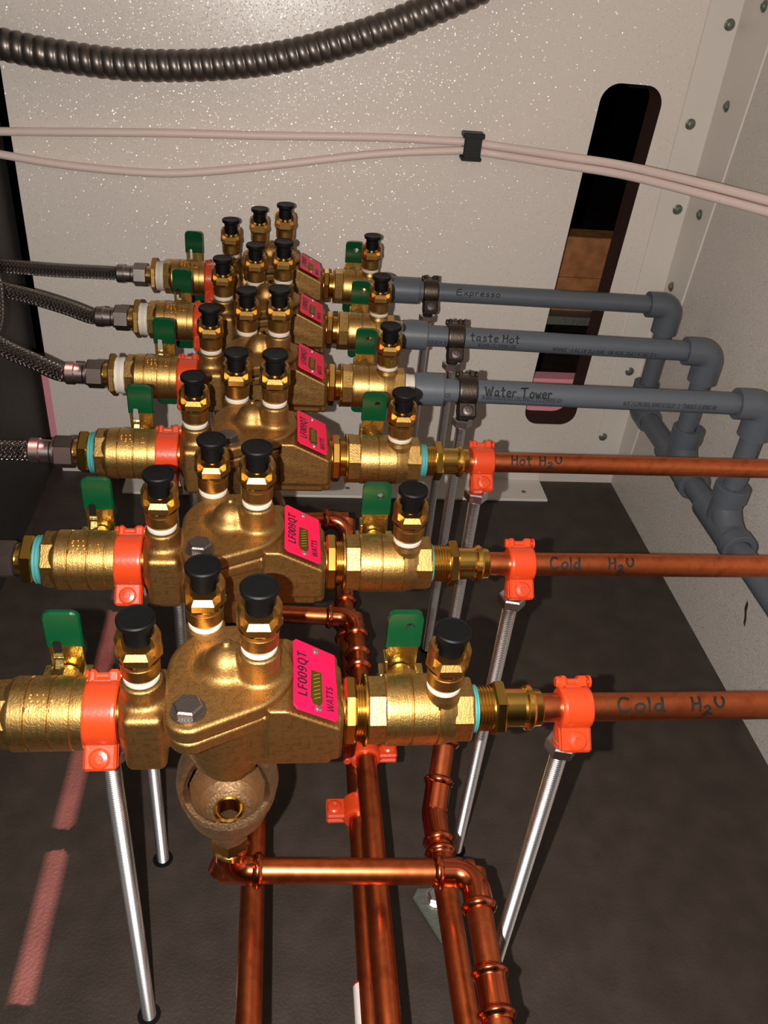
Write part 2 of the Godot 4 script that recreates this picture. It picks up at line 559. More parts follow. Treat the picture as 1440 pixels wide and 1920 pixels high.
	M.clip = mat(Color(0.012, 0.012, 0.012), 0.55)
	# woven stainless braid
	var sz := 256
	var hm := Image.create(sz, sz, false, Image.FORMAT_RGB8)
	for y in sz:
		for x in sz:
			var u := x / float(sz) * 8.0
			var w := y / float(sz) * 8.0
			var a := u + w
			var b := u - w + 64.0
			var over := (int(floor(a)) + int(floor(b))) % 2 == 0
			var across: float = (b - floor(b)) if over else (a - floor(a))
			var along: float = (a - floor(a)) if over else (b - floor(b))
			var strand: float = absf(sin(across * PI * 3.0))
			var hgt: float = sin(along * PI) * 0.6 + strand * 0.4
			hm.set_pixel(x, y, Color(hgt, hgt, hgt))
	hm.bump_map_to_normal_map(6.0)
	M.braid = mat(Color(0.52, 0.49, 0.47), 0.2, 1.0)
	M.braid.normal_enabled = true
	M.braid.normal_texture = ImageTexture.create_from_image(hm)
	M.braid.normal_scale = 2.2
	M.braid.uv1_scale = Vector3(1, 34, 1)
	M.lamp = mat(Color(1, 0.7, 0.65), 0.5)
	M.lamp.emission_enabled = true
	M.lamp.emission = Color(1.0, 0.55, 0.48)
	M.lamp.emission_energy_multiplier = 2.0
	M.led = mat(Color(1, 0.97, 0.9), 0.5)
	M.led.emission_enabled = true
	M.led.emission = Color(1.0, 0.95, 0.86)
	M.led.emission_energy_multiplier = 3.0

# ---------------------------------------------------------------- camera and light
func make_view():
	var cam := Camera3D.new()
	cam.name = "camera"
	cam.fov = 61.84
	cam.near = 0.01
	cam.transform = Transform3D(Basis(Vector3(0.9924, 0.0837, 0.0899), Vector3(-0.0167, 0.8171, -0.5763), Vector3(-0.1217, 0.5704, 0.8123)).orthonormalized(), Vector3(0, 0.681, 0))
	add_child(cam)
	cam.current = true
	var env := Environment.new()
	env.background_mode = Environment.BG_COLOR
	env.background_color = Color(0.62, 0.52, 0.48)
	env.background_energy_multiplier = 0.012
	env.tonemap_mode = Environment.TONE_MAPPER_LINEAR
	env.tonemap_exposure = 1.0
	env.sdfgi_enabled = true
	env.ssao_enabled = true
	env.ssil_enabled = true
	var we := WorldEnvironment.new()
	we.name = "environment"
	we.environment = env
	add_child(we)
	# the phone's flash, left of its lens
	var fpos: Vector3 = cam.transform * Vector3(-0.026, -0.001, 0.0)
	var flash := AreaLight3D.new()
	flash.name = "camera_flash_light"
	flash.light_color = Color(1.0, 0.985, 0.955)
	flash.light_energy = 0.65
	flash.area_size = Vector2(0.0035, 0.0035)
	flash.area_normalize_energy = true
	flash.area_range = 6.0
	flash.area_attenuation = 2.0
	flash.shadow_enabled = true
	flash.transform = Transform3D(cam.transform.basis, fpos)
	add_child(flash)
	# a lamp of the room outside shines down through the slit in the cabinet top
	var lamp := AreaLight3D.new()
	lamp.name = "room_lamp_light"
	lamp.light_color = Color(1.0, 0.60, 0.57)
	lamp.light_energy = 19.0
	lamp.area_size = Vector2(0.014, 0.014)
	lamp.area_normalize_energy = true
	lamp.area_range = 8.0
	lamp.area_attenuation = 2.0
	lamp.shadow_enabled = true
	lamp.transform = Transform3D(Basis(Vector3.RIGHT, -PI / 2), Vector3(-0.184, 2.355, -0.31))
	add_child(lamp)

# ---------------------------------------------------------------- the cabinet
func make_cabinet():
	structure("floor", slab(Vector3(-0.6, -0.03, BACK_Z - 0.042), Vector3(RIGHT_X + 0.03, 0, 0.5)), M.floor, "dark grey brown laminate cabinet floor", "floor")
	# back wall with the tall rounded slot
	var w := MB.new()
	var x0 := -0.305
	var zb := BACK_Z - 0.042
	var slot := PackedVector2Array()
	var cs := [Vector2(0.346, 0.098), Vector2(0.4215, 0.098), Vector2(0.437, 0.546), Vector2(0.362, 0.546)]
	var rr := 0.022
	for i in 4:
		var c: Vector2 = cs[i]
		var u: Vector2 = (cs[(i + 3) % 4] - c).normalized()
		var e: Vector2 = (cs[(i + 1) % 4] - c).normalized()
		var ang := u.angle_to(e)
		var o := c + (u + e).normalized() * rr / sin(absf(ang) * 0.5)
		var s0 := (c + u * rr / tan(absf(ang) * 0.5)) - o
		var s1 := (c + e * rr / tan(absf(ang) * 0.5)) - o
		for k in 9:
			slot.append(o + s0.rotated(s0.angle_to(s1) * k / 8.0))
	# the face around the slot: left and right outlines that meet above and below it
	var half: int = slot.size() / 2
	var lowp := slot[4]
	for zz in [BACK_Z, zb]:
		var nn := Vector3(0, 0, 1 if zz == BACK_Z else -1)
		var lp := PackedVector2Array([Vector2(x0, 0), Vector2(0.384, 0), Vector2(0.384, 0.098)])
		var rp := PackedVector2Array([Vector2(0.384, 0), Vector2(RIGHT_X, 0), Vector2(RIGHT_X, CEIL_Y), Vector2(0.40, CEIL_Y), Vector2(0.40, 0.546)])
		# left side of the slot from bottom to top: corners 0 (second half, reversed) then 3
		for k in range(8, -1, -1): lp.append(slot[k])
		for k in range(35, 26, -1): lp.append(slot[k])
		lp.append(Vector2(0.40, 0.546)); lp.append(Vector2(0.40, CEIL_Y)); lp.append(Vector2(x0, CEIL_Y))
		for k in range(26, 8, -1): rp.append(slot[k])
		rp.append(Vector2(0.384, 0.098))
		for poly in [lp, rp]:
			var idx := Geometry2D.triangulate_polygon(poly)
			for k in range(0, idx.size(), 3):
				var q := []
				for m in 3: q.append(Vector3(poly[idx[k + m]].x, poly[idx[k + m]].y, zz))
				w.tri(q[0], q[1], q[2], nn, nn, nn)
	w.flat(Vector3(x0, 0, BACK_Z), Vector3(x0, CEIL_Y, BACK_Z), Vector3(x0, CEIL_Y, zb), Vector3(x0, 0, zb), Vector3.LEFT)
	var wall := structure("wall_back", w.mesh(), M.paint, "off-white textured back wall with a tall rounded slot", "wall")
	var rv := MB.new()
	for k in slot.size():
		var a := slot[k]
		var b := slot[(k + 1) % slot.size()]
		var d := (b - a).normalized()
		var nn := Vector3(-d.y, d.x, 0)
		rv.flat(Vector3(a.x, a.y, BACK_Z - 0.0012), Vector3(b.x, b.y, BACK_Z - 0.0012), Vector3(b.x, b.y, zb), Vector3(a.x, a.y, zb), nn)
	part("slot_edge", rv.mesh(), M.core, wall, Transform3D(), "bare dark brown board edge of the slot")
	var rw := structure("wall_right", slab(Vector3(RIGHT_X, 0, BACK_Z - 0.042), Vector3(RIGHT_X + 0.03, CEIL_Y, 0.5)), M.paint_right, "off-white textured right cabinet wall", "wall")
	var sc := MB.new()
	sc.extrude(PackedVector2Array([Vector2(-0.006, -0.014), Vector2(-0.002, -0.012), Vector2(0.001, -0.004), Vector2(0.006, 0.002), Vector2(0.007, 0.012), Vector2(0.003, 0.010), Vector2(0.001, 0.002), Vector2(-0.004, -0.006)]), 0, 0.0004)
	part("scuff", sc.mesh(), M.core, rw, Transform3D(Basis(Vector3(0, 0, -1), Vector3(0, 1, 0), Vector3(-1, 0, 0)), Vector3(RIGHT_X, 0.0975, -0.652)), "small brown scuff mark")
	structure("wall_left", slab(Vector3(LEFT_X - 0.02, 0, -1.078), Vector3(LEFT_X, CEIL_Y, 0.5), 0.001), M.door, "matt black left cabinet side panel", "wall")
	# added unlit room, deep enough that the slot and the left gap stay dark
	var zr := -5.2
	structure("floor_rear_added", slab(Vector3(-2.6, -0.03, zr), Vector3(2.6, 0, zb)), M.floor, "floor of the added unlit room behind the cabinet", "floor")
	structure("wall_rear_added", slab(Vector3(-2.6, 0, zr - 0.05), Vector3(2.6, 2.4, zr)), M.plaster, "far plaster wall of the added unlit room behind the cabinet", "wall")
	structure("wall_rear_left_added", slab(Vector3(-2.65, 0, zr), Vector3(-2.6, 2.4, zb)), M.plaster, "left plaster wall of the added unlit room behind the cabinet", "wall")
	structure("wall_rear_right_added", slab(Vector3(2.6, 0, zr), Vector3(2.65, 2.4, zb)), M.plaster, "right plaster wall of the added unlit room behind the cabinet", "wall")
	structure("ceiling_rear_added", slab(Vector3(-2.6, 2.4, zr), Vector3(2.6, 2.45, zb)), M.plaster, "ceiling of the added unlit room behind the cabinet", "ceiling")
	var pt := MB.new()
	pt.box(Vector3((-2.6 + LEFT_X - 0.02) / 2, 1.2, zb + 0.002), Vector3((2.6 + LEFT_X - 0.02) / 2, 1.2, 0.02), 0.0)
	pt.box(Vector3((2.6 + RIGHT_X) / 2, 1.2, zb - 0.02), Vector3((2.6 - RIGHT_X) / 2, 1.2, 0.02), 0.0)
	pt.box(Vector3((LEFT_X - 0.004 + RIGHT_X) / 2, (CEIL_Y + 2.4) / 2, zb), Vector3((RIGHT_X - LEFT_X + 0.004) / 2, (2.4 - CEIL_Y) / 2, 0.02), 0.0)
	structure("wall_partition_added", pt.mesh(), M.plaster, "added plaster partition around the back of the cabinet", "wall")  # added to close the rear room against outside light
	# cabinet top in two boards; between them a long narrow slit
	var top := MB.new()
	top.box(Vector3((LEFT_X - 0.02 - 0.189) / 2, CEIL_Y + 0.01, -0.30), Vector3((-LEFT_X + 0.02 - 0.189) / 2, 0.01, 0.80), 0.0)
	top.box(Vector3((RIGHT_X + 0.03 - 0.179) / 2, CEIL_Y + 0.01, -0.30), Vector3((RIGHT_X + 0.03 + 0.179) / 2, 0.01, 0.80), 0.0)
	top.box(Vector3(-0.184, CEIL_Y + 0.01, -0.88), Vector3(0.005, 0.01, 0.22), 0.0)
	structure("ceiling", top.mesh(), M.paint_trim, "pale cabinet top with a long narrow slit", "ceiling")
	# corner angle on the right
	var tr := MB.new()
	tr.box(Vector3((0.4625 + RIGHT_X) / 2, (0.045 + CEIL_Y) / 2, BACK_Z + 0.0013), Vector3((RIGHT_X - 0.4625) / 2, (CEIL_Y - 0.045) / 2, 0.0013), 0.0005)
	var leg := PackedVector2Array([Vector2(-BACK_Z, 0.045), Vector2(1.018, 0.045), Vector2(0.957, CEIL_Y), Vector2(-BACK_Z, CEIL_Y)])
	tr.extrude(leg, 0, 0.0026, 0.0005, Transform3D(Basis(Vector3(0, 0, -1), Vector3(0, 1, 0), Vector3(-1, 0, 0)), Vector3(RIGHT_X, 0, 0)))
	var trim := structure("trim_1", tr.mesh(), M.paint_trim, "off-white metal corner angle screwed to back and right walls", "trim")
	var scr := MB.new()
	scr.lathe([Vector2(0, 0.0062), Vector2(0.0008, 0.0062), Vector2(0.0018, 0.0048), Vector2(0.0032, 0.0036), Vector2(0.0038, 0.0018), Vector2(0.0030, 0.0016), Vector2(0.0030, 0.0)], Transform3D(), 18)
	var scm := scr.mesh()
	for p in [[0.4905, 0.6133], [0.476, 0.509], [0.489, 0.4105], [0.484, 0.1875], [0.4705, 0.0815]]:
		part("screw", scm, M.zinc, trim, Transform3D(AZ, Vector3(p[0], p[1], BACK_Z + 0.0026)))
	for p in [[0.6361, -1.006], [0.5351, -1.026], [0.4161, -1.0156], [0.3184, -1.036], [0.165, -1.04]]:
		part("screw", scm, M.zinc, trim, Transform3D(Basis(Vector3(0, 1, 0), Vector3(-1, 0, 0), Vector3(0, 0, 1)), Vector3(RIGHT_X - 0.0026, p[0], p[1])))
	# flange along the foot of the back wall
	var fl := MB.new()
	fl.box(Vector3(0.087, 0.002, -1.029), Vector3(0.302, 0.002, 0.027), 0.0008)
	fl.box(Vector3(0.087, 0.012, BACK_Z + 0.0015), Vector3(0.302, 0.012, 0.0015), 0.0006)
	var t2 := structure("trim_2", fl.mesh(), M.paint_trim, "off-white metal flange along the foot of the back wall", "trim")
	for x in [-0.15, 0.097, 0.357]:
		part("screw", scm, M.zinc, t2, Transform3D(Basis().scaled(Vector3(0.55, 0.4, 0.55)), Vector3(x, 0.004, -1.022)))
	# behind the wall
	var pb := thing("foam_board", "pink foam board standing behind the back wall, seen through the slot", "board", at(0, 0, zb - 0.016))
	part("board", slab(Vector3(-0.345, 0, -0.0125), Vector3(0.49, 0.148, 0.0125), 0.001), M.pink, pb)
	var bm := thing("wooden_block", "brown wooden block behind the slot, resting on a grey ledge", "block", at(0.4, 0.2445, zb - 0.045))
	part("upper_board", slab(Vector3(-0.08, 0.0485, -0.02), Vector3(0.06, 0.104, 0.02), 0.0008), M.wood, bm)
	part("lower_board", slab(Vector3(-0.08, 0, -0.02), Vector3(0.06, 0.048, 0.02), 0.0008), M.wood, bm)
	var lg := thing("metal_ledge", "grey metal ledge under the wooden block behind the slot", "ledge", at(0.38, 0.2325, zb - 0.035))
	part("shelf", slab(Vector3(-0.12, 0, -0.05), Vector3(0.12, 0.012, 0.034), 0.001), M.zinc, lg)
	part("bracket", slab(Vector3(-0.12, -0.2325, -0.05), Vector3(-0.10, 0.0, -0.03), 0.001), M.zinc, lg)
	# lamp of the room above the cabinet, and the LED of the phone that took the picture
	var lm := thing("room_lamp", "small reddish room lamp shining down on the cabinet top", "lamp", at(-0.184, 2.4, -0.31))
	var lb := MB.new()
	lb.ball(Vector3(0, -0.01, 0), 0.03)
	part("bulb", lb.mesh(), M.lamp, lm)
	var lc := MB.new()
	lc.rod(0.018, 0.06, 0.018)
	part("socket", lc.mesh(), M.black_cap, lm)

# ---------------------------------------------------------------- conduit, cables, clip
func make_runs():
	var z := BACK_Z + 0.06
	var pts := smooth([Vector3(-0.36, 0.553, z), Vector3(-0.2847, 0.5435, z), Vector3(-0.2291, 0.5371, z), Vector3(-0.1559, 0.5341, z), Vector3(-0.0642, 0.5417, z), Vector3(0.0121, 0.5571, z), Vector3(0.0877, 0.5821, z), Vector3(0.1354, 0.6024, z), Vector3(0.18, 0.623, z), Vector3(0.26, 0.665, z)], 60)
	# resample evenly
	var even := [pts[0]]
	var acc := 0.0
	for i in range(1, pts.size()):
		acc += (pts[i] - pts[i - 1]).length()
		if acc >= 0.0011:
			even.append(pts[i]); acc = 0.0
	var mb := MB.new()
	mb.tube(even, 0.015, 28, [0, 0.0128, 0.0026, 0.0110])
	var c := thing("flexible_conduit", "dark grey ribbed metal conduit sagging across the top of the back wall", "conduit")
	part("hose", mb.mesh(), M.conduit, c)
	var za := BACK_Z + 0.008
	var a_pts := [Vector3(-0.40, 0.447, za), Vector3(-0.3133, 0.4499, za), Vector3(-0.14, 0.4597, za), Vector3(-0.0273, 0.4643, za), Vector3(0.1003, 0.4709, za), Vector3(0.19, 0.4728, za), Vector3(0.2163, 0.4732, za + 0.002), Vector3(0.25, 0.4712, za + 0.004), Vector3(0.314, 0.4735, -1.008), Vector3(0.38, 0.4785, -0.95), Vector3(0.47, 0.4845, -0.82), Vector3(0.490, 0.4875, -0.76), Vector3(0.4978, 0.4895, -0.70), Vector3(0.4980, 0.490, -0.55), Vector3(0.4980, 0.490, -0.30), Vector3(0.4980, 0.490, 0.0), Vector3(0.4980, 0.490, 0.30)]
	var b_pts := [Vector3(-0.40, 0.437, za), Vector3(-0.3173, 0.4256, za), Vector3(-0.2491, 0.4185, za), Vector3(-0.1727, 0.4157, za), Vector3(-0.1126, 0.4183, za), Vector3(-0.0211, 0.4317, za), Vector3(0.1017, 0.4524, za), Vector3(0.19, 0.4620, za), Vector3(0.2163, 0.4638, za + 0.002), Vector3(0.25, 0.4620, za + 0.004), Vector3(0.314, 0.4644, -1.006), Vector3(0.38, 0.4695, -0.947), Vector3(0.468, 0.4752, -0.816), Vector3(0.489, 0.4780, -0.757), Vector3(0.4978, 0.4798, -0.70), Vector3(0.4980, 0.480, -0.55), Vector3(0.4980, 0.480, -0.30), Vector3(0.4980, 0.480, 0.0), Vector3(0.4980, 0.480, 0.30)]
	for e in [[a_pts, "upper white cable, nearly straight, stapled across the back wall"], [b_pts, "lower white cable, sagging below the other on the back wall"]]:
		var m := MB.new()
		m.tube(smooth(e[0], 14), 0.0046, 16)
		var t := thing("white_cable", e[1], "cable", Transform3D(), "white cables")
		part("cable", m.mesh(), M.cable, t)
	var k := MB.new()
	k.box(Vector3(0, 0, 0.0145), Vector3(0.0102, 0.0125, 0.0022), 0.0008)
	k.box(Vector3(0, 0.0128, 0.0085), Vector3(0.0125, 0.0028, 0.0085), 0.0008)
	k.box(Vector3(0, -0.0128, 0.0085), Vector3(0.0118, 0.0022, 0.0085), 0.0008)
	k.box(Vector3(0, 0, 0.0005), Vector3(0.0102, 0.0125, 0.0005), 0.0)
	var cl := thing("cable_clip", "black plastic clip holding both white cables to the wall", "clip", at(0.2163, 0.4685, BACK_Z))
	part("clamp", k.mesh(), M.clip, cl)

# ---------------------------------------------------------------- shared fittings
func hex_turn() -> float:
	return PI / 6

func cock_meshes() -> Array:
	if cache.has("cock"): return cache.cock
	var tape := MB.new()
	tape.lathe([Vector2(-0.001, 0.0088), Vector2(0, 0.0092), Vector2(0.0018, 0.0092), Vector2(0.0026, 0.0086)], Transform3D(), 24)
	var b := MB.new()
	b.lathe([Vector2(-0.002, 0.0), Vector2(-0.002, 0.0078), Vector2(0.002, 0.0078), Vector2(0.0022, 0.0085), Vector2(0.0045, 0.0098), Vector2(0.0115, 0.0099), Vector2(0.0118, 0.0094), Vector2(0.0124, 0.0094), Vector2(0.0127, 0.0101), Vector2(0.0145, 0.0104)], Transform3D(), 30)
	b.lathe([Vector2(0.0145, 0.0104), Vector2(0.0155, 0.0116), Vector2(0.0195, 0.0116), Vector2(0.0225, 0.0092), Vector2(0.0225, 0.0)], Transform3D(), 6, true, 0.0, TAU, PI / 6)
	b.rod(0.0215, 0.0275, 0.0036)
	# the two ears of the yoke on either side of the cap
	for s in [-1.0, 1.0]:
		var pr := [Vector2(0.018, 0.0080), Vector2(0.018, 0.0110), Vector2(0.0270, 0.0112), Vector2(0.0300, 0.0100), Vector2(0.0305, 0.0084), Vector2(0.018, 0.0080)]
		var c0: float = PI / 2 * s - 0.62
		b.lathe(pr, Transform3D(), 8, false, c0, c0 + 1.24)
		pr.pop_back()
		b.lathe_caps(pr, Transform3D(), c0, -1.0)
		b.lathe_caps(pr, Transform3D(), c0 + 1.24, 1.0)
	# side outlet stub
	b.rod(0.0, 0.0145, 0.0042, Transform3D(Basis(Vector3.UP, 1.1) * Basis(Vector3(0, -1, 0), Vector3(1, 0, 0), Vector3(0, 0, 1)), Vector3(0, 0.010, 0)), 14)
	var cap := MB.new()
	cap.lathe([Vector2(0.0245, 0.0), Vector2(0.0245, 0.0062), Vector2(0.0250, 0.0066), Vector2(0.0352, 0.0071), Vector2(0.0362, 0.0085), Vector2(0.0370, 0.0094), Vector2(0.0392, 0.0095), Vector2(0.0400, 0.0089), Vector2(0.0397, 0.0080), Vector2(0.0394, 0.0)], Transform3D(), 30)
	cache.cock = [tape.mesh(), b.mesh(), cap.mesh()]
	return cache.cock

func add_cock(parent: Node, xf: Transform3D):
	var m := cock_meshes()
	var b := part("test_cock", m[1], M.cock, parent, xf)
	part("dust_cap", m[2], M.black_cap, b, Transform3D(), "black rubber dust cap")
	part("thread_tape", m[0], M.tape, b, Transform3D(), "white thread tape")

func rounded_rect(x0: float, y0: float, x1: float, y1: float, r_top: float, r_bot := 0.0) -> PackedVector2Array:
	var p := PackedVector2Array()
	for c in [[x0, y0, r_bot, PI], [x1, y0, r_bot, 1.5 * PI], [x1, y1, r_top, 0.0], [x0, y1, r_top, 0.5 * PI]]:
		var r: float = c[2]
		if r <= 0.0:
			p.append(Vector2(c[0], c[1]))
			continue
		var o := Vector2(c[0] + (r if c[0] == x0 else -r), c[1] + (r if c[1] == y0 else -r))
		for k in 6:
			var a: float = c[3] + PI / 2 * k / 5
			p.append(o + Vector2(cos(a), sin(a)) * r)
	return p

func handle_meshes(slotted: bool) -> Array:
	var key := "handle%s" % slotted
	if cache.has(key): return cache[key]
	var grip := MB.new()
	var strap := MB.new()
	var w := 0.0097
	if slotted:
		# notch for the slot, open towards the stem
		var g := rounded_rect(-w, 0.0185, w, 0.043, 0.0045)
		var q := PackedVector2Array([Vector2(-w, 0.0185), Vector2(-0.0063, 0.0185), Vector2(-0.0063, 0.0215), Vector2(-0.0055, 0.0225), Vector2(-0.0030, 0.0225), Vector2(-0.0022, 0.0215), Vector2(-0.0022, 0.0185), Vector2(w, 0.0185)])
		for k in range(2, g.size()): q.append(g[k])
		grip.extrude(q, -0.0019, 0.0019, 0.0009)
		strap.extrude(PackedVector2Array([Vector2(-0.009, 0.0205), Vector2(-0.0085, 0.0), Vector2(-0.0085, -0.0205), Vector2(0.009, -0.0205), Vector2(0.009, 0.0205), Vector2(-0.0020, 0.0205), Vector2(-0.0020, 0.0105), Vector2(-0.0066, 0.0105), Vector2(-0.0066, 0.0205)]), -0.0011, 0.0011, 0.0003)
		strap.box(Vector3(-0.0042, 0.0060, 0.0045), Vector3(0.0024, 0.0045, 0.0010), 0.0003, Transform3D(Basis(Vector3.RIGHT, -0.55), Vector3(0, 0, 0)))
	else:
		var hc := Vector2(0.0025, 0.0335)
		var hr := 0.0027
		var gl := PackedVector2Array([Vector2(-w, 0.0185), Vector2(hc.x, 0.0185)])
		for k in 7:
			var a: float = -PI / 2 - PI * k / 6
			gl.append(hc + Vector2(cos(a), sin(a)) * hr)
		gl.append(Vector2(hc.x, 0.043))
		var g := rounded_rect(-w, 0.0185, w, 0.043, 0.0045)
		for k in range(8, g.size()): gl.append(g[k])
		var gr := PackedVector2Array([Vector2(hc.x, 0.0185)])
		for k in range(1, 8): gr.append(g[k])
		gr.append(Vector2(hc.x, 0.043))
		for k in 7:
			var a: float = PI / 2 - PI * k / 6
			gr.append(hc + Vector2(cos(a), sin(a)) * hr)
		grip.extrude(gl, -0.0019, 0.0019, 0.0)
		grip.extrude(gr, -0.0019, 0.0019, 0.0)
		strap.extrude(PackedVector2Array([Vector2(-0.009, 0.0205), Vector2(-0.009, -0.0205), Vector2(0.009, -0.0205), Vector2(0.009, 0.0205)]), -0.0011, 0.0011, 0.0003)
		strap.box(Vector3(-0.0098, 0.006, 0.005), Vector3(0.0009, 0.009, 0.005), 0.0003)
	var low := MB.new()
	low.extrude(rounded_rect(-w, 0.0185, w, 0.043, 0.0045), -0.0019, 0.0019, 0.0009)
	# lugs that stop the turn
	for s in [-1.0, 1.0]:
		strap.box(Vector3(0.0105 * s, 0.001, 0.004), Vector3(0.0022, 0.0024, 0.005), 0.0006)
	cache[key] = [grip.mesh(), strap.mesh(), low.mesh()]
	return cache[key]

func add_handle(parent: Node, x: float, slotted: bool):
	var m := handle_meshes(slotted)
	var zf := -0.031
	var s := part("handle", m[1], M.strap, parent, at(x, 0, zf), "brass coloured strap handle")
	part("grip", m[0], M.green, s, Transform3D(), "glossy green dipped grip")
	part("grip", m[2], M.green, s, Transform3D(Basis(Vector3.BACK, PI), Vector3.ZERO), "glossy green dipped grip")
	if not cache.has("stem"):
		var st := MB.new()
		st.nut(0.012, 0.0245, 0.0095, Transform3D(), 6)
		st.rod(0.0245, 0.029, 0.0062)
		st.nut(0.0325, 0.037, 0.0058)
		st.rod(0.029, 0.039, 0.003)
		cache.stem = st.mesh()
	part("stem", cache.stem, M.valve, parent, Transform3D(Basis(Vector3(1, 0, 0), Vector3(0, 0, -1), Vector3(0, 1, 0)), Vector3(x, 0, 0)))

func groove(p: Array, x: float):
	p.append(Vector2(x - 0.0006, 0.0193)); p.append(Vector2(x - 0.0002, 0.0182)); p.append(Vector2(x + 0.0004, 0.0182)); p.append(Vector2(x + 0.0008, 0.0193))

func valve_mesh(left: bool) -> ArrayMesh:
	var key := "valve%s" % left
	if cache.has(key): return cache[key]
	var mb := MB.new()
	var X := Transform3D(AX, Vector3.ZERO)
	if left:
		mb.nut(0.004, 0.0135, 0.0188, X, 8, PI / 8, 0.0012)
		var p := [Vector2(0.009, 0.0168), Vector2(0.0105, 0.0178), Vector2(0.0125, 0.0190), Vector2(0.0135, 0.0193)]
		groove(p, 0.0215); groove(p, 0.033)
		p.append_array([Vector2(0.0430, 0.0193), Vector2(0.0434, 0.0187), Vector2(0.0440, 0.0187), Vector2(0.0443, 0.0190), Vector2(0.049, 0.0190), Vector2(0.049, 0.0)])
		mb.lathe(p, X, 48)
	else:
		mb.nut(0.0, 0.0100, 0.0192, X, 8, PI / 8, 0.0008)
		var p := [Vector2(0.0087, 0.0170), Vector2(0.0092, 0.0182), Vector2(0.0098, 0.0190), Vector2(0.0110, 0.0193)]
		groove(p, 0.0234); groove(p, 0.0373)
		p.append_array([Vector2(0.040, 0.0191), Vector2(0.044, 0.0183), Vector2(0.0475, 0.0172), Vector2(0.0485, 0.016)])
		mb.lathe(p, X, 48)
		mb.nut(0.0455, 0.057, 0.0184, X, 8, PI / 8, 0.0010)
		# boss under the test cock
		mb.lathe([Vector2(0.010, 0.0105), Vector2(0.0175, 0.0098), Vector2(0.0200, 0.0092), Vector2(0.0215, 0.0090), Vector2(0.0215, 0.0)], at(0.040, 0, 0.003), 28)
	cache[key] = mb.mesh()
	return cache[key]

func bent_text(text: String, height: float, r: float, depth: float, turn_over := false, squeeze := 1.0) -> Array:
	# lettering wrapped round a pipe along x: returns [mesh, width]; its middle height lies at angle 0 (+z)
	var tm := TextMesh.new()
	var f := SystemFont.new()
	f.font_names = PackedStringArray(["Droid Sans"])
	tm.font = f
	tm.text = text
	tm.font_size = 32
	tm.pixel_size = height / 24.0
	tm.depth = 0.002
	var arr := tm.get_mesh_arrays()
	var vs: PackedVector3Array = arr[Mesh.ARRAY_VERTEX]
	var idx: PackedInt32Array = arr[Mesh.ARRAY_INDEX] if arr[Mesh.ARRAY_INDEX] != null else PackedInt32Array()
	var lo := Vector3.ONE * 99
	var hi := Vector3.ONE * -99
	for p in vs:
		lo = lo.min(p); hi = hi.max(p)
	var c := (lo + hi) * 0.5
	var mb := MB.new()
	for i in vs.size():
		var p := vs[i]
		var x := (p.x - c.x) * squeeze
		var y := p.y - c.y
		if turn_over:
			x = -x; y = -y
		var rr: float = r + (depth if p.z > c.z else -depth)
		vs[i] = Vector3(x, sin(y / r) * rr, cos(y / r) * rr)
	if idx.is_empty():
		for k in vs.size(): idx.append(k)
	for k in range(0, idx.size(), 3):
		var a: Vector3 = vs[idx[k]]
		var b: Vector3 = vs[idx[k + 1]]
		var d: Vector3 = vs[idx[k + 2]]
		var nn := (b - a).cross(d - a).normalized()
		if nn.dot(Vector3(0, a.y, a.z)) < 0.0: nn = -nn
		mb.tri(a, b, d, nn, nn, nn)
	return [mb.mesh(), (hi.x - lo.x) * squeeze]

const GLYPH := {
	"E": [[[.6, 1], [.05, .95], [0, 0], [.6, .05]], [[0, .5], [.5, .55]]],
	"x": [[[0, .55], [.45, 0]], [[.45, .6], [0, 0]]],
	"p": [[[.05, .55], [0, -.35]], [[.03, .45], [.3, .58], [.42, .35], [.25, .05], [.03, .1]]],
	"r": [[[.05, .55], [.05, 0]], [[.05, .35], [.2, .55], [.4, .5]]],
	"e": [[[.02, .3], [.4, .35], [.35, .55], [.12, .52], [.02, .25], [.15, .02], [.42, .08]]],
	"s": [[[.38, .55], [.1, .5], [.1, .35], [.35, .22], [.3, .02], [0, .03]]],
	"o": [[[.2, .56], [.02, .35], [.05, .08], [.25, .0], [.42, .2], [.4, .48], [.2, .56]]],
	"t": [[[.2, .95], [.2, .1], [.35, 0]], [[0, .6], [.42, .64]]],
	"a": [[[.4, .5], [.15, .55], [.02, .25], [.15, .02], [.38, .3], [.4, .55], [.4, .1], [.5, 0]]],
	"H": [[[.05, 1], [.0, 0]], [[.5, 1], [.47, 0]], [[.0, .48], [.5, .55]]],
	"W": [[[0, .95], [.2, .05], [.42, .7], [.6, .05], [.85, .98]]],
	"w": [[[0, .55], [.14, .02], [.28, .4], [.42, .02], [.56, .58]]],
	"T": [[[0, .92], [.8, 1]], [[.4, .95], [.36, 0]]],
	"C": [[[.55, .9], [.25, 1], [.03, .55], [.12, .08], [.35, .0], [.6, .15]]],
	"l": [[[.05, 1], [.03, 0]]],
	"d": [[[.38, .5], [.12, .5], [.02, .2], [.18, .02], [.36, .25], [.42, 1], [.40, .1], [.5, .05]]],
	"2": [[[.02, .5], [.2, .62], [.36, .45], [.05, .0], [.2, .05], [.5, .02]]],
	"O": [[[.1, 1], [.0, .6], [.2, .25], [.45, .35], [.55, .75], [.5, 1]]],
}

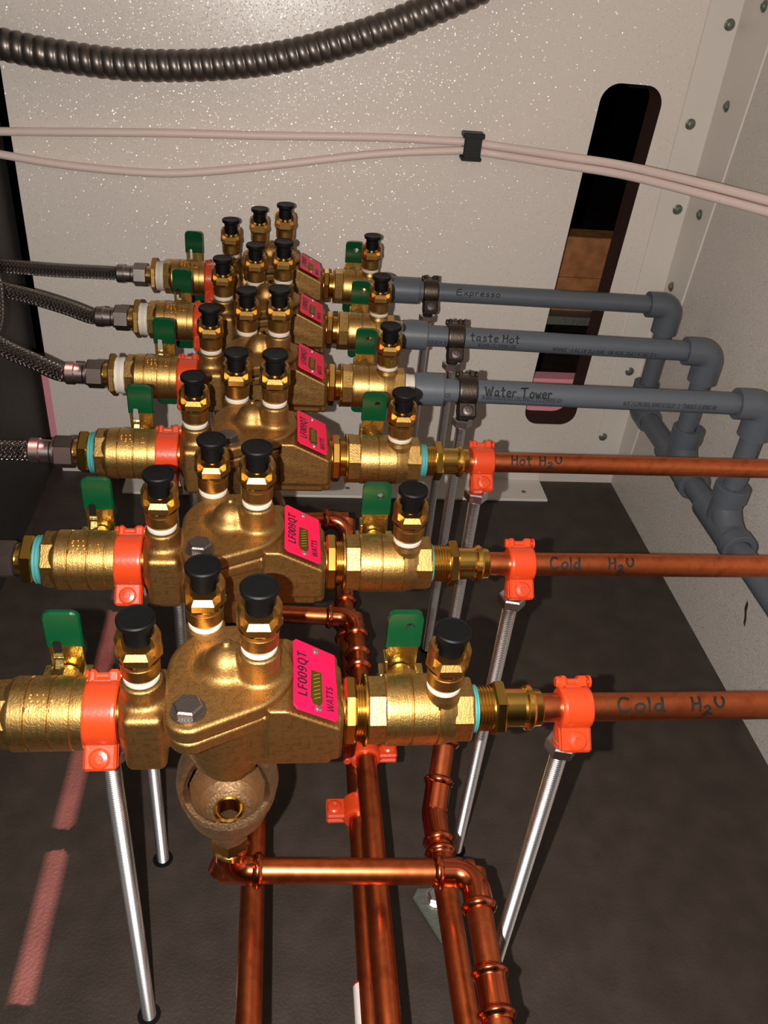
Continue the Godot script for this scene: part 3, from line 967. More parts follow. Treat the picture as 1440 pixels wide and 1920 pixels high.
func handwriting(text: String, height: float, width: float, r: float) -> ArrayMesh:
	# marker strokes lying on a pipe along x, starting at x = 0; the middle of the capitals is at angle 0
	var mb := MB.new()
	var adv := []
	var total := 0.0
	for ch in text:
		var w := 0.35
		if GLYPH.has(ch):
			w = 0.0
			for st in GLYPH[ch]:
				for p in st: w = maxf(w, p[0])
			w += 0.22
		adv.append(w); total += w
	var k := width / total
	var x := 0.0
	var thick := height * 0.088
	for i in text.length():
		var ch := text[i]
		if GLYPH.has(ch):
			var sub: float = -0.28 if ch == "2" else 0.0
			for st in GLYPH[ch]:
				var q := []
				for p in st: q.append(Vector3((x + p[0]) * k, (p[1] + sub - 0.5) * height, 0))
				q = smooth(q, 4) if q.size() > 2 else [q[0], q[0].lerp(q[1], 0.33), q[0].lerp(q[1], 0.66), q[1]]
				for m in q.size() - 1:
					var d: Vector3 = (q[m + 1] - q[m]).normalized()
					var s := Vector3(-d.y, d.x, 0) * thick
					var e: Vector3 = d * thick * 0.5
					var c4 := [q[m] - e + s, q[m + 1] + e + s, q[m + 1] + e - s, q[m] - e - s]
					var o := []
					var nn := []
					for c in c4:
						var a: float = c.y / r
						o.append(Vector3(c.x, sin(a) * (r + 0.00025), cos(a) * (r + 0.00025)))
						nn.append(Vector3(0, sin(a), cos(a)))
					mb.quad(o[0], o[1], o[2], o[3], nn[0], nn[1], nn[2], nn[3])
		x += adv[i]
	return mb.mesh()

func clamp_meshes(r_in: float, r_out: float, tilt: float) -> Array:
	var key := "clamp%f %f" % [r_out, tilt]
	if cache.has(key): return cache[key]
	var X := Transform3D(AX, Vector3.ZERO)
	var ring := MB.new()
	var h := 0.0088
	ring.lathe([Vector2(-h, r_in), Vector2(-h, r_out - 0.0012), Vector2(-h + 0.0008, r_out - 0.0003), Vector2(-h + 0.0022, r_out), Vector2(h - 0.0022, r_out), Vector2(h - 0.0008, r_out - 0.0003), Vector2(h, r_out - 0.0012), Vector2(h, r_in), Vector2(-h, r_in)], X, 36)
	# boss under the ring
	ring.lathe([Vector2(-r_out + 0.003, 0.0076), Vector2(-0.0215, 0.0072), Vector2(-0.0268, 0.0062), Vector2(-0.0275, 0.0050), Vector2(-0.0275, 0.0)], Transform3D(), 20)
	# two ears in the split plane, front-down and back-up
	var B := Basis(Vector3.RIGHT, tilt)   # turns +z down towards the front
	var out := [ring.mesh()]
	for s in [1.0, -1.0]:
		var ear := MB.new()
		if s > 0:
			# bolted ears of both halves
			var l := 0.0072
			for f in [-1.0, 1.0]:
				ear.box(Vector3(0, f * 0.0026, r_out - 0.002 + l), Vector3(0.0084, 0.0021, l), 0.0014, Transform3D(B, Vector3.ZERO))
			ear.box(Vector3(0, 0, r_out - 0.001), Vector3(0.0078, 0.0040, 0.0022), 0.0008, Transform3D(B, Vector3.ZERO))
			ear.rod(-0.009, -0.004, 0.0026, Transform3D(B, B * Vector3(0, 0, r_out + 0.0062)), 12)
			out.append(ear.mesh())
			var scr := MB.new()
			scr.lathe([Vector2(0.0044, 0.0056), Vector2(0.0055, 0.0054), Vector2(0.0064, 0.0043), Vector2(0.0068, 0.0022), Vector2(0.0062, 0.0016), Vector2(0.0062, 0.0)], Transform3D(B, B * Vector3(0, 0, r_out + 0.0062)), 20)
			out.append(scr.mesh())
		else:
			# hinge: knuckles side by side with a pin through them
			for kx in [[-0.0058, 0.0022], [0.0052, 0.0030]]:
				ear.box(Vector3(kx[0], 0.0, -(r_out + 0.0012)), Vector3(kx[1], 0.0036, 0.0044), 0.0014, Transform3D(B, Vector3.ZERO))
			ear.box(Vector3(0, 0, -(r_out - 0.001)), Vector3(0.0078, 0.0036, 0.0018), 0.0008, Transform3D(B, Vector3.ZERO))
			out.append(ear.mesh())
			var pin := MB.new()
			pin.lathe([Vector2(-0.0100, 0.0), Vector2(-0.0100, 0.0026), Vector2(-0.0090, 0.0032), Vector2(-0.0080, 0.0032), Vector2(-0.0080, 0.0018), Vector2(0.0086, 0.0018), Vector2(0.0086, 0.0038), Vector2(0.0100, 0.0036), Vector2(0.0104, 0.0028), Vector2(0.0104, 0.0)], Transform3D(B, Vector3.ZERO) * Transform3D(AX, Vector3(0, 0, -(r_out + 0.0022))), 16)
			out.append(pin.mesh())
	cache[key] = out
	return cache[key]

func add_clamp(label: String, xf: Transform3D, r_in: float, r_out: float, m: Material, group: String, tilt := 0.80):
	var k := clamp_meshes(r_in, r_out, tilt)
	var t := thing("pipe_clamp", label, "clamp", xf, group)
	part("ring", k[0], m, t)
	part("ear", k[1], m, t)
	part("screw", k[2], m if m == M.orange else M.bolt, t)
	part("hinge", k[3], m, t)
	part("hinge_pin", k[4], m, t)

func add_rod(label: String, p: Vector3, top: float, group: String):
	if not cache.has("rod"):
		var mb := MB.new()
		mb.threads(0.0, 0.305, 0.0051, 0.0017, 0.0007, Transform3D(), 16)
		cache.rod = mb.mesh()
		var nb := MB.new()
		nb.nut(-0.0085, 0.0, 0.0098, Transform3D(), 6, 0.3, 0.0010)
		cache.rodnut = nb.mesh()
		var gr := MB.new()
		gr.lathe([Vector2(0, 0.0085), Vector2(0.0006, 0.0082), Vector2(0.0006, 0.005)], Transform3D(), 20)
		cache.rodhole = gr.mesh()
	var t := thing("threaded_rod", label, "rod", Transform3D(Basis(), Vector3(p.x, 0, p.z)), group)
	part("shaft", cache.rod, M.steel, t, Transform3D(Basis().scaled(Vector3(1, top / 0.305, 1)), Vector3.ZERO))
	part("nut", cache.rodnut, M.steel, t, at(0, top, 0))
	part("dark_hole_ring", cache.rodhole, M.black_cap, t)  # flat black ring; its colour stands for the dark of the drilled hole

# ---------------------------------------------------------------- backflow preventers
func make_preventer() -> Dictionary:
	var X := Transform3D(AX, Vector3.ZERO)
	# 0 cylinder: k, centre, axis, half, radius, rounding
	var body := [
		[0, 0.0, Vector3(-0.023, 0, 0), 0, 0.056, 0.0170, 0.002],
		[1, 0.004, Vector3(-0.0665, -0.004, 0.001), Vector3(0.0105, 0.0195, 0.0195), 0.004],
		[0, 0.005, Vector3(-0.0675, 0.015, 0.002), 1, 0.0125, 0.0108, 0.0012],
		[0, 0.004, Vector3(-0.0255, 0.004, -0.001), 1, 0.0185, 0.0268, 0.003],
		[2, 0.003, Vector2(-0.0235, -0.002), 0.0305, Vector2(-0.0415, 0.0285), 0.0108, 0.012, 0.0205, 0.002],
		[1, 0.004, Vector3(0.0085, -0.003, 0.0), Vector3(0.0215, 0.0150, 0.0220), 0.0025],
		[3, 0.003, [Vector3(0.447, 0.894, 0.0259), Vector3(0, 1, 0.0262), Vector3(1, 0, 0.0335), Vector3(-1, 0, 0.004), Vector3(0, -1, 0.01)], -0.002, 0.0265, 0.0012],
		[1, 0.002, Vector3(0.0295, -0.0030, -0.001), Vector3(0.0058, 0.0168, 0.0195), 0.003],
		[4, 0.004, Vector3(0.0, 0.008, 0.012), 0.011, Vector3(0.022, 0.0, 0.012), 0.010],
		[0, 0.005, Vector3(-0.0385, 0.012, -0.034), 1, 0.0195, 0.0105, 0.0015],
		[1, 0.006, Vector3(-0.0375, 0.002, -0.026), Vector3(0.010, 0.014, 0.012), 0.004],
	]
	var cover := [
		[2, 0.0, Vector2(-0.0235, -0.002), 0.0320, Vector2(-0.0415, 0.0285), 0.0122, 0.0215, 0.0312, 0.0022],
		[4, 0.006, Vector3(-0.0255, 0.026, -0.003), 0.0134, Vector3(-0.0255, 0.0325, -0.003), 0.0116],
		[0, 0.004, Vector3(-0.0087, 0.038, 0.002), 1, 0.0095, 0.0104, 0.0014],
		[0, 0.001, Vector3(-0.0255, 0.0440, -0.0055), 1, 0.0018, 0.0024, 0.0008],
	]
	var d := {}
	d.body = net(body, Vector3(-0.086, -0.029, -0.052), Vector3(0.042, 0.036, 0.046), 0.0013)
	d.cover = net(cover, Vector3(-0.060, 0.017, -0.039), Vector3(0.013, 0.052, 0.046), 0.0011)
	var mb := MB.new()
	mb.threads(-0.099, -0.079, 0.0132, 0.0017, 0.0008, X, 28)
	mb.threads(0.034, 0.050, 0.0142, 0.0014, 0.0007, X, 28)
	d.nipple = mb.mesh()
	mb = MB.new()
	mb.nut(0.0360, 0.0425, 0.0188, X, 8, PI / 8, 0.0012)
	d.union = mb.mesh()
	mb = MB.new()
	mb.lathe([Vector2(0.0470, 0.0), Vector2(0.0470, 0.0196), Vector2(0.0480, 0.0196), Vector2(0.0485, 0.018)], X, 40)
	d.washer = mb.mesh()
	mb = MB.new()
	mb.nut(0.0, 0.0052, 0.0074, Transform3D(), 6, 0.4, 0.0009)
	mb.lathe([Vector2(0, 0.0088), Vector2(0.0010, 0.0086), Vector2(0.0010, 0.006)], Transform3D(), 24)
	d.bolt = mb.mesh()
	mb = MB.new()
	var fx := at(-0.0265, 0, 0.0)
	mb.lathe([Vector2(-0.008, 0.0252), Vector2(-0.0150, 0.0250), Vector2(-0.0162, 0.0236), Vector2(-0.0175, 0.0228), Vector2(-0.0215, 0.0226), Vector2(-0.0226, 0.0212), Vector2(-0.0236, 0.0206), Vector2(-0.0275, 0.0200), Vector2(-0.0320, 0.0190), Vector2(-0.0340, 0.0172), Vector2(-0.0350, 0.0140), Vector2(-0.0425, 0.0128), Vector2(-0.0435, 0.0118), Vector2(-0.0425, 0.009), Vector2(-0.034, 0.009)], fx, 40)
	d.neck = mb.mesh()
	# air gap funnel: bowl, back wall with an open window to the front, collar
	mb = MB.new()
	var bowl := [Vector2(-0.106, 0.0078), Vector2(-0.106, 0.0112), Vector2(-0.100, 0.0128), Vector2(-0.0960, 0.0148), Vector2(-0.0820, 0.0225), Vector2(-0.0730, 0.0252), Vector2(-0.0680, 0.0258), Vector2(-0.0660, 0.0250), Vector2(-0.0660, 0.0222), Vector2(-0.0700, 0.0210), Vector2(-0.0790, 0.0170), Vector2(-0.0840, 0.0130), Vector2(-0.0855, 0.0085), Vector2(-0.106, 0.0078)]
	mb.lathe(bowl, fx, 48)
	var bw := [Vector2(-0.0740, 0.0252), Vector2(-0.0660, 0.0275), Vector2(-0.0560, 0.0288), Vector2(-0.0460, 0.0276), Vector2(-0.0370, 0.0240), Vector2(-0.0300, 0.0190), Vector2(-0.0280, 0.0170), Vector2(-0.0280, 0.0150), Vector2(-0.0330, 0.0180), Vector2(-0.0400, 0.0225), Vector2(-0.0480, 0.0252), Vector2(-0.0570, 0.0262), Vector2(-0.0660, 0.0245), Vector2(-0.0740, 0.0215), Vector2(-0.0740, 0.0252)]
	var w0 := 1.18
	mb.lathe(bw, fx, 36, false, w0, TAU - w0)
	bw.pop_back()
	mb.lathe_caps(bw, fx, w0, -1.0)
	mb.lathe_caps(bw, fx, TAU - w0, 1.0)
	d.funnel = mb.mesh()
	mb = MB.new()
	mb.lathe([Vector2(-0.094, 0.0066), Vector2(-0.0838, 0.0068), Vector2(-0.0832, 0.0078), Vector2(-0.0838, 0.0092), Vector2(-0.0860, 0.0094)], fx, 28)
	d.insert = mb.mesh()
	mb = MB.new()
	mb.nut(-0.1165, -0.1050, 0.0122, fx, 6, 0.0, 0.0010)
	mb.rod(-0.1320, -0.1165, 0.0096, fx)
	mb.lathe([Vector2(-0.1215, 0.0096), Vector2(-0.1205, 0.0108), Vector2(-0.1185, 0.0108), Vector2(-0.1175, 0.0096)], fx, 28)
	d.adapter = mb.mesh()
	# name tag on the sloping shoulder
	mb = MB.new()
	var tag := PackedVector2Array([Vector2(-0.0235, 0.0015), Vector2(-0.0215, 0.0), Vector2(0.0240, 0.0), Vector2(0.0260, 0.0240), Vector2(0.0240, 0.0256), Vector2(-0.0210, 0.0256), Vector2(-0.0235, 0.0235)])
	mb.extrude(tag, 0.0, 0.0008, 0.0002)
	d.tag = mb.mesh()
	mb = MB.new()
	mb.extrude(PackedVector2Array([Vector2(-0.0170, 0.0105), Vector2(-0.0145, 0.0090), Vector2(0.0065, 0.0090), Vector2(0.0065, 0.0152), Vector2(-0.0130, 0.0160), Vector2(-0.0170, 0.0145)]), 0.0008, 0.0011, 0.0)
	d.window = mb.mesh()
	mb = MB.new()
	for k in 7:
		var c := Vector2(-0.0125 + k * 0.0027, 0.0122)
		mb.box(Vector3(c.x, c.y, 0.0012), Vector3(0.00022, 0.0022, 0.0002), 0.0, Transform3D(Basis(Vector3.BACK, 0.0), Vector3.ZERO) * Transform3D(Basis(), Vector3(c.x, c.y, 0)) * Transform3D(Basis(Vector3.BACK, 0.6), Vector3.ZERO) * Transform3D(Basis(), Vector3(-c.x, -c.y, 0)))
	d.scratch = mb.mesh()
	mb = MB.new()
	mb.ball(Vector3(0, 0, 0), 0.0019, 0.5, Transform3D(AZ, Vector3.ZERO), 12)
	d.rivet = mb.mesh()
	return d

func flat_text(text: String, height: float, width: float) -> ArrayMesh:
	var tm := TextMesh.new()
	var f := SystemFont.new()
	f.font_names = PackedStringArray(["Droid Sans"])
	tm.font = f
	tm.text = text
	tm.font_size = 32
	tm.pixel_size = height / 24.0
	tm.depth = 0.0002
	f.font_weight = 700
	var arr := tm.get_mesh_arrays()
	var vs: PackedVector3Array = arr[Mesh.ARRAY_VERTEX]
	var lo := Vector3.ONE * 99
	var hi := Vector3.ONE * -99
	for p in vs:
		lo = lo.min(p); hi = hi.max(p)
	var c := (lo + hi) * 0.5
	for i in vs.size():
		vs[i] = Vector3((vs[i].x - c.x) * width / (hi.x - lo.x), (vs[i].y - c.y) * height / (hi.y - lo.y), vs[i].z - c.z)
	arr[Mesh.ARRAY_VERTEX] = vs
	var m := ArrayMesh.new()
	m.add_surface_from_arrays(Mesh.PRIMITIVE_TRIANGLES, arr)
	return m

func place_preventer(i: int, d: Dictionary):
	var extra := ["big bronze backflow preventer with open relief funnel, ", "bronze backflow preventer, ", "bronze backflow preventer, ", "bronze backflow preventer, ", "bronze backflow preventer, ", "farthest bronze backflow preventer, "]
	var t := thing("backflow_preventer", extra[i] + WHERE[i], "valve", row(i), "backflow preventers")
	part("body", d.body, M.bronze, t)
	var cv := part("cover", d.cover, M.bronze, t)
	part("bolt", d.bolt, M.bolt, cv, at(-0.042, 0.0312, 0.0275), "grey hexagon bolt head")
	part("threaded_nipple", d.nipple, M.brass, t)
	part("union_nut", d.union, M.brass, t)
	part("washer", d.washer, M.brass, t)
	part("relief_neck", d.neck, M.bronze, t)
	var fn := part("relief_funnel", d.funnel, M.funnel, t, Transform3D(), "weathered bronze funnel with an open front")
	part("insert", d.insert, M.brass, fn)
	part("drain_adapter", d.adapter, M.brass, t)
	add_cock(t, at(-0.0675, 0.0290, 0.002))
	add_cock(t, at(-0.0087, 0.0490, 0.002))
	add_cock(t, at(-0.0385, 0.0325, -0.034))
	# the tag plane: text runs towards -z, its lower edge faces +x
	var nrm := Vector3(0.447, 0.894, 0).normalized()
	var run := Vector3(0, 0, -1)
	var upv := nrm.cross(run).normalized()          # to -x, upwards
	var o := Vector3(0.0314, 0.0159, -0.0005)
	var g := part("name_tag", d.tag, M.tag, t, Transform3D(Basis(run, upv, nrm), o), "magenta metal name tag")
	part("lettering", d.big, M.tag_ink, g, at(0.002, 0.0200, 0.00085))
	part("lettering", d.small, M.tag_ink, g, at(-0.0100, 0.0045, 0.00085))
	part("window", d.window, M.tag_plate, g)
	part("engraving", d.scratch, M.tag_scratch, g)
	part("rivet", d.rivet, M.steel, g, at(-0.0190, 0.0115, 0.0008))
	part("rivet", d.rivet, M.steel, g, at(0.0215, 0.0120, 0.0008))

# ---------------------------------------------------------------- one whole line
func make_row(i: int, d: Dictionary):
	var R := row(i)
	var X := Transform3D(AX, Vector3.ZERO)
	var copper: bool = i < 3
	place_preventer(i, d)
	# valves
	var vl := thing("ball_valve", "inlet ball valve with slotted green handle, " + WHERE[i], "valve", R * at(-0.146), "inlet ball valves")
	part("body", valve_mesh(true), M.valve, vl)
	add_handle(vl, 0.0335, true)
	part("cast_lettering", d.cast_a, M.valve, vl, Transform3D(Basis(Vector3.RIGHT, -0.95), Vector3(0.0272, 0, 0)))
	part("cast_lettering", d.cast_b, M.valve, vl, Transform3D(Basis(Vector3.RIGHT, -1.24), Vector3(0.0272, 0, 0)))
	part("cast_lettering", d.cast_c, M.valve, vl, Transform3D(Basis(Vector3.RIGHT, -1.1), Vector3(0.0375, 0, 0)))
	var vr := thing("ball_valve", "outlet ball valve with green handle and test cock, " + WHERE[i], "valve", R * at(0.0482), "outlet ball valves")
	part("body", valve_mesh(false), M.valve, vr)
	add_handle(vr, 0.0220, false)
	add_cock(vr, at(0.040, 0.0218, 0.003))
	# left clamp and rod
	var lx: float = -0.0895 if i < 3 else -0.0885
	var clamp_x: float = [0.165, 0.168, 0.157, 0.164, 0.170, 0.160][i]
	add_clamp("orange painted pipe clamp at the inlet, " + WHERE[i], R * at(lx), 0.0120, 0.0168, M.orange, "orange clamps at the inlet valves")
	add_rod("steel threaded rod under the inlet clamp, " + WHERE[i], R * Vector3(lx, 0, 0), PIPE_Y - 0.0275, "threaded rods")
	add_clamp(("orange painted" if copper else "bare dark metal") + " pipe clamp at the outlet, " + WHERE[i], R * at(clamp_x), 0.0072 if copper else 0.0098, 0.0118 if copper else 0.0138, M.orange if copper else M.iron, "orange clamps on the copper pipes" if copper else "dark clamps on the grey pipes")
	add_rod("steel threaded rod under the outlet clamp, " + WHERE[i], R * Vector3(clamp_x, 0, 0), PIPE_Y - 0.0275, "threaded rods")
	# outlet side
	if copper:
		var a := thing("press_adapter", "polished brass press adapter with threads, " + WHERE[i], "fitting", R * at(0.105), "brass press adapters")
		var tape_l: float = [0.0040, 0.0022, 0.0062][i]
		part("thread_tape", d.teal_ring if i != 1 else d.teal_thin, M.teal, a, Transform3D(Basis().scaled(Vector3(tape_l / 0.004 if i != 1 else 1.0, 1, 1)), Vector3.ZERO), "turquoise thread tape")
		part("thread", d.ad_thread, M.brass, a)
		part("hexagon", d.ad_hex, M.brass, a)
		part("sleeve", d.ad_sleeve, M.brass, a)
		var ends := [0.503, 0.508, 0.499]
		var names := ["copper water pipe marked Cold H2O, nearest of the three", "copper water pipe marked Cold H2O, second from the camera", "copper water pipe marked Hot H2O in black marker"]
		var p := thing("copper_pipe", names[i], "pipe", R * at(0.1425), "copper water pipes")
		var mb := MB.new()
		mb.rod(0.0, ends[i] - 0.1425, 0.00795, X, 36)
		part("tube", mb.mesh(), M.copper, p)
		var tx: Array = [[["Cold", 0.188, 0.030], ["H2O", 0.2315, 0.021]], [["Cold", 0.187, 0.0235], ["H2O", 0.2285, 0.019]], [["Hot", 0.180, 0.018], ["H2O", 0.203, 0.020]]][i]
		for w in tx:
			var ang: float = [0.98, 0.80, 0.82][i]
			part("handwriting", handwriting(w[0], 0.0078, w[2], 0.00795), M.ink, p, Transform3D(Basis(Vector3.RIGHT, -ang), Vector3(w[1] - 0.1425, 0, 0)), "black marker writing")
	else:
		var k := i - 3
		var ad_end: float = [0.1416, 0.1399, 0.1464][k]
		var el: float = [0.4252, 0.4182, 0.4224][k]
		var ec: float = el + 0.0285
		var word: String = ["Water Tower", "taste Hot", "Expresso"][k]
		var t := thing("grey_pipe", "grey plastic pipe with elbow and drop, marked %s" % word, "pipe", R * at(0.1055), "grey plastic pipes")
		part("thread_tape", d.white_ring, M.tape, t, Transform3D(), "white thread tape")
		var mb := MB.new()
		mb.lathe([Vector2(0.0085, 0.0), Vector2(0.0085, 0.0142), Vector2(0.0095, 0.0150), Vector2(ad_end - 0.1065, 0.0150), Vector2(ad_end - 0.1055, 0.0142), Vector2(ad_end - 0.1055, 0.0)], X, 32)
		part("adapter", mb.mesh(), M.cpvc, t)
		mb = MB.new()
		mb.rod(ad_end - 0.108, el - 0.1045, 0.01065, X, 32)
		part("tube", mb.mesh(), M.cpvc, t)
		# elbow
		mb = MB.new()
		var c := Vector3(ec - 0.1055, 0, 0)
		mb.tube([Vector3(el - 0.1055, 0, 0)] + elbow_pts(Vector3(el - 0.1055, 0, 0), c, c + Vector3(0, -0.034, 0), 0.0135, 10) + [c + Vector3(0, -0.034, 0)], 0.0152, 28)
		part("elbow", mb.mesh(), M.cpvc, t)
		mb = MB.new()
		mb.rod(-0.105, -0.030, 0.01065, Transform3D(Basis(), c), 28)
		part("drop", mb.mesh(), M.cpvc, t)
		var hx: float = [0.1795, 0.1845, 0.190][k]
		var hw: float = [0.064, 0.053, 0.052][k]
		var ang: float = [0.56, 0.56, 0.48][k]
		part("handwriting", handwriting(word, [0.0088, 0.0078, 0.0062][k], hw, 0.01065), M.ink, t, Transform3D(Basis(Vector3.RIGHT, -ang), Vector3(hx - 0.1055, 0, 0)), "black marker writing")
		if k < 2:
			var lines: Array = [[["SCH 80", 0.142, 0.011], ["FOR DRAINAGE SE EC FE 2000R TABLE FOR FIP FOR 51/2000 90", 0.2145, 0.075], ["- NO DRAIN FE SCREWALL - 2 - USTED 25 DRAIN TUBE/NA/15 C 5/16", 0.357, 0.092]], [["CPVC 4120 SCH 80", 0.150, 0.030], ["NSF DRAIN 73 F WATER", 0.213, 0.040], ["- 1/2 INCH CPVC SCH 80 - 850 PSI AT 73 F - DRAIN", 0.330, 0.115]]][k]
			for ln in lines:
				var bt := bent_text(ln[0], 0.0044, 0.01078, 0.0001, true)
				part("print", bt[0], M.ink, t, Transform3D(Basis(Vector3.RIGHT, -([0.0, -0.22][k])) * Basis().scaled(Vector3(ln[2] / bt[1], 1, 1)), Vector3(ln[1] - 0.1055, 0, 0)), "small printed lettering, upside down")
	# inlet side
	var q := thing("hose_adapter", "brass hose adapter at the inlet valve, " + WHERE[i], "fitting", R * at(-0.142), "hose adapters")
	part("thread_tape", d.in_tape if i < 3 else d.in_tape_white, M.teal if i < 3 else M.tape, q, Transform3D(), "turquoise thread tape" if i < 3 else "white thread tape")
	part("hexagon", d.in_hex if i < 3 else d.in_hex_big, M.brass if i < 3 else M.valve, q, at(0 if i < 3 else -0.004))
	part("neck", d.in_neck, M.brass, q, at(0 if i < 3 else -0.003))
	# hose
	var off: float = -0.142 - 0.0165 - (0.0 if i < 3 else 0.003)
	var o: Vector3 = R * Vector3(off - 0.032, 0, 0)
	var dirx: Vector3 = R.basis.x
	var paths := [
		[o, o - dirx * 0.03, o + Vector3(-0.10, 0.0, 0.0), o + Vector3(-0.125, -0.005, 0.01)],
		[o, o - dirx * 0.03, o + Vector3(-0.08, 0.0, 0.0), o + Vector3(-0.12, -0.004, 0.01)],
		[o, o - dirx * 0.02, o + Vector3(-0.06, 0.0, 0.0), o + Vector3(-0.106, -0.004, 0.01)],
		[o, o - dirx * 0.008, Vector3(-0.2130, 0.3395, -0.704), Vector3(-0.2379, 0.3530, -0.703), Vector3(-0.2552, 0.3690, -0.702), Vector3(-0.275, 0.400, -0.70), Vector3(-0.295, 0.44, -0.70)],
		[o, o - dirx * 0.008, Vector3(-0.2120, 0.3370, -0.833), Vector3(-0.2418, 0.3470, -0.831), Vector3(-0.2703, 0.3550, -0.828), Vector3(-0.303, 0.3645, -0.828)],
		[o, o - dirx * 0.02, Vector3(-0.2514, 0.3290, -0.957), Vector3(-0.2963, 0.3313, -0.955), Vector3(-0.310, 0.3317, -0.955)],
	]
	var hm := MB.new()
	hm.tube(smooth(paths[i], 12), 0.0076, 22)
	var hs := thing("braided_hose", ["braided steel hose feeding the nearest inlet valve", "braided steel hose nut feeding the second nearest inlet valve", "braided steel hose running straight to the Hot H2O line", "braided steel hose curving down to the Water Tower line", "braided steel hose curving down to the taste Hot line", "braided steel hose running straight to the Expresso line"][i], "hose", Transform3D(), "braided hoses")
	part("braid", hm.mesh(), M.braid, hs)
	part("ferrule", d.ferrule, M.nickel, hs, R * at(off))
	part("nut", d.hose_nut, M.nickel, hs, R * at(off))

func make_lines():
	var d := make_preventer()
	var X := Transform3D(AX, Vector3.ZERO)
	d.big = flat_text("LF009QT", 0.0068, 0.0310)
	d.small = flat_text("WATTS", 0.0042, 0.0170)
	d.cast_a = bent_text("WOG", 0.0042, 0.0194, 0.0006)[0]
	d.cast_b = bent_text("600", 0.0042, 0.0194, 0.0006)[0]
	d.cast_c = bent_text("1/2", 0.0042, 0.0194, 0.0006)[0]
	var mb := MB.new()
	mb.lathe([Vector2(-0.0005, 0.0), Vector2(-0.0005, 0.0128), Vector2(0.0008, 0.0134), Vector2(0.0014, 0.0130), Vector2(0.0022, 0.0133), Vector2(0.0030, 0.0129), Vector2(0.0036, 0.0131), Vector2(0.0040, 0.0124), Vector2(0.0040, 0.0)], X, 30)
	d.teal_ring = mb.mesh()
	mb = MB.new()
	mb.lathe([Vector2(-0.0005, 0.0), Vector2(-0.0005, 0.0134), Vector2(0.0016, 0.0134), Vector2(0.0022, 0.0126), Vector2(0.0022, 0.0)], X, 30)
	d.teal_thin = mb.mesh()
	mb = MB.new()
	mb.threads(0.0, 0.0130, 0.0124, 0.0018, 0.0009, X, 28)
	d.ad_thread = mb.mesh()
	mb = MB.new()
	mb.nut(0.0128, 0.0190, 0.0158, X, 6, 0.1, 0.0010)
	d.ad_hex = mb.mesh()
	mb = MB.new()
	mb.lathe([Vector2(0.0190, 0.0106), Vector2(0.0300, 0.0106), Vector2(0.0312, 0.0112), Vector2(0.0322, 0.0124), Vector2(0.0345, 0.0126), Vector2(0.0358, 0.0116), Vector2(0.0364, 0.0104), Vector2(0.0400, 0.0102), Vector2(0.0406, 0.0097), Vector2(0.0406, 0.0078)], X, 32)
	d.ad_sleeve = mb.mesh()
	mb = MB.new()
	mb.lathe([Vector2(-0.001, 0.0), Vector2(-0.001, 0.0130), Vector2(0.002, 0.0136), Vector2(0.005, 0.0129), Vector2(0.0095, 0.0133), Vector2(0.0100, 0.0)], X, 28)
	d.white_ring = mb.mesh()
	mb = MB.new()
	mb.lathe([Vector2(-0.0050, 0.0), Vector2(-0.0050, 0.0150), Vector2(-0.0044, 0.0157), Vector2(-0.0034, 0.0153), Vector2(-0.0024, 0.0158), Vector2(-0.0014, 0.0153), Vector2(-0.0006, 0.0157), Vector2(0.0002, 0.0150), Vector2(0.0002, 0.0)], X, 30)
	d.in_tape = mb.mesh()
	mb = MB.new()
	mb.lathe([Vector2(-0.0105, 0.0), Vector2(-0.0105, 0.0150), Vector2(-0.0090, 0.0163), Vector2(-0.0060, 0.0158), Vector2(-0.0030, 0.0164), Vector2(0.0002, 0.0155), Vector2(0.0002, 0.0)], X, 30)
	d.in_tape_white = mb.mesh()
	mb = MB.new()
	mb.nut(-0.0125, -0.0048, 0.0170, X, 6, 0.35, 0.0012)
	d.in_hex = mb.mesh()
	mb = MB.new()
	mb.nut(-0.0100, -0.0042, 0.0195, X, 6, 0.35, 0.0012)
	d.in_hex_big = mb.mesh()
	mb = MB.new()
	mb.rod(-0.0180, -0.0090, 0.0098, X, 26)
	d.in_neck = mb.mesh()
	mb = MB.new()
	mb.nut(-0.0145, 0.0, 0.0128, X, 6, 0.25, 0.0010)
	d.hose_nut = mb.mesh()
	mb = MB.new()
	mb.lathe([Vector2(-0.0330, 0.0072), Vector2(-0.0330, 0.0096), Vector2(-0.0320, 0.0102), Vector2(-0.0255, 0.0102), Vector2(-0.0245, 0.0092), Vector2(-0.0180, 0.0090), Vector2(-0.0172, 0.0080), Vector2(-0.0165, 0.0080), Vector2(-0.0160, 0.0100), Vector2(-0.0140, 0.0100)], X, 28)
	d.ferrule = mb.mesh()
	for i in 6:
		make_row(i, d)
	# the loop of a further hose at the left edge
	var lp := MB.new()
	lp.tube(smooth([Vector3(-0.305, 0.470, -0.76), Vector3(-0.266, 0.4400, -0.76), Vector3(-0.2560, 0.4018, -0.76), Vector3(-0.2545, 0.3777, -0.76), Vector3(-0.2610, 0.3471, -0.76), Vector3(-0.280, 0.3148, -0.76), Vector3(-0.305, 0.290, -0.76)], 12), 0.0076, 22)
	var l := thing("braided_hose", "loop of braided steel hose at the left edge beside the black panel", "hose", Transform3D(), "braided hoses")
	part("braid", lp.mesh(), M.braid, l)

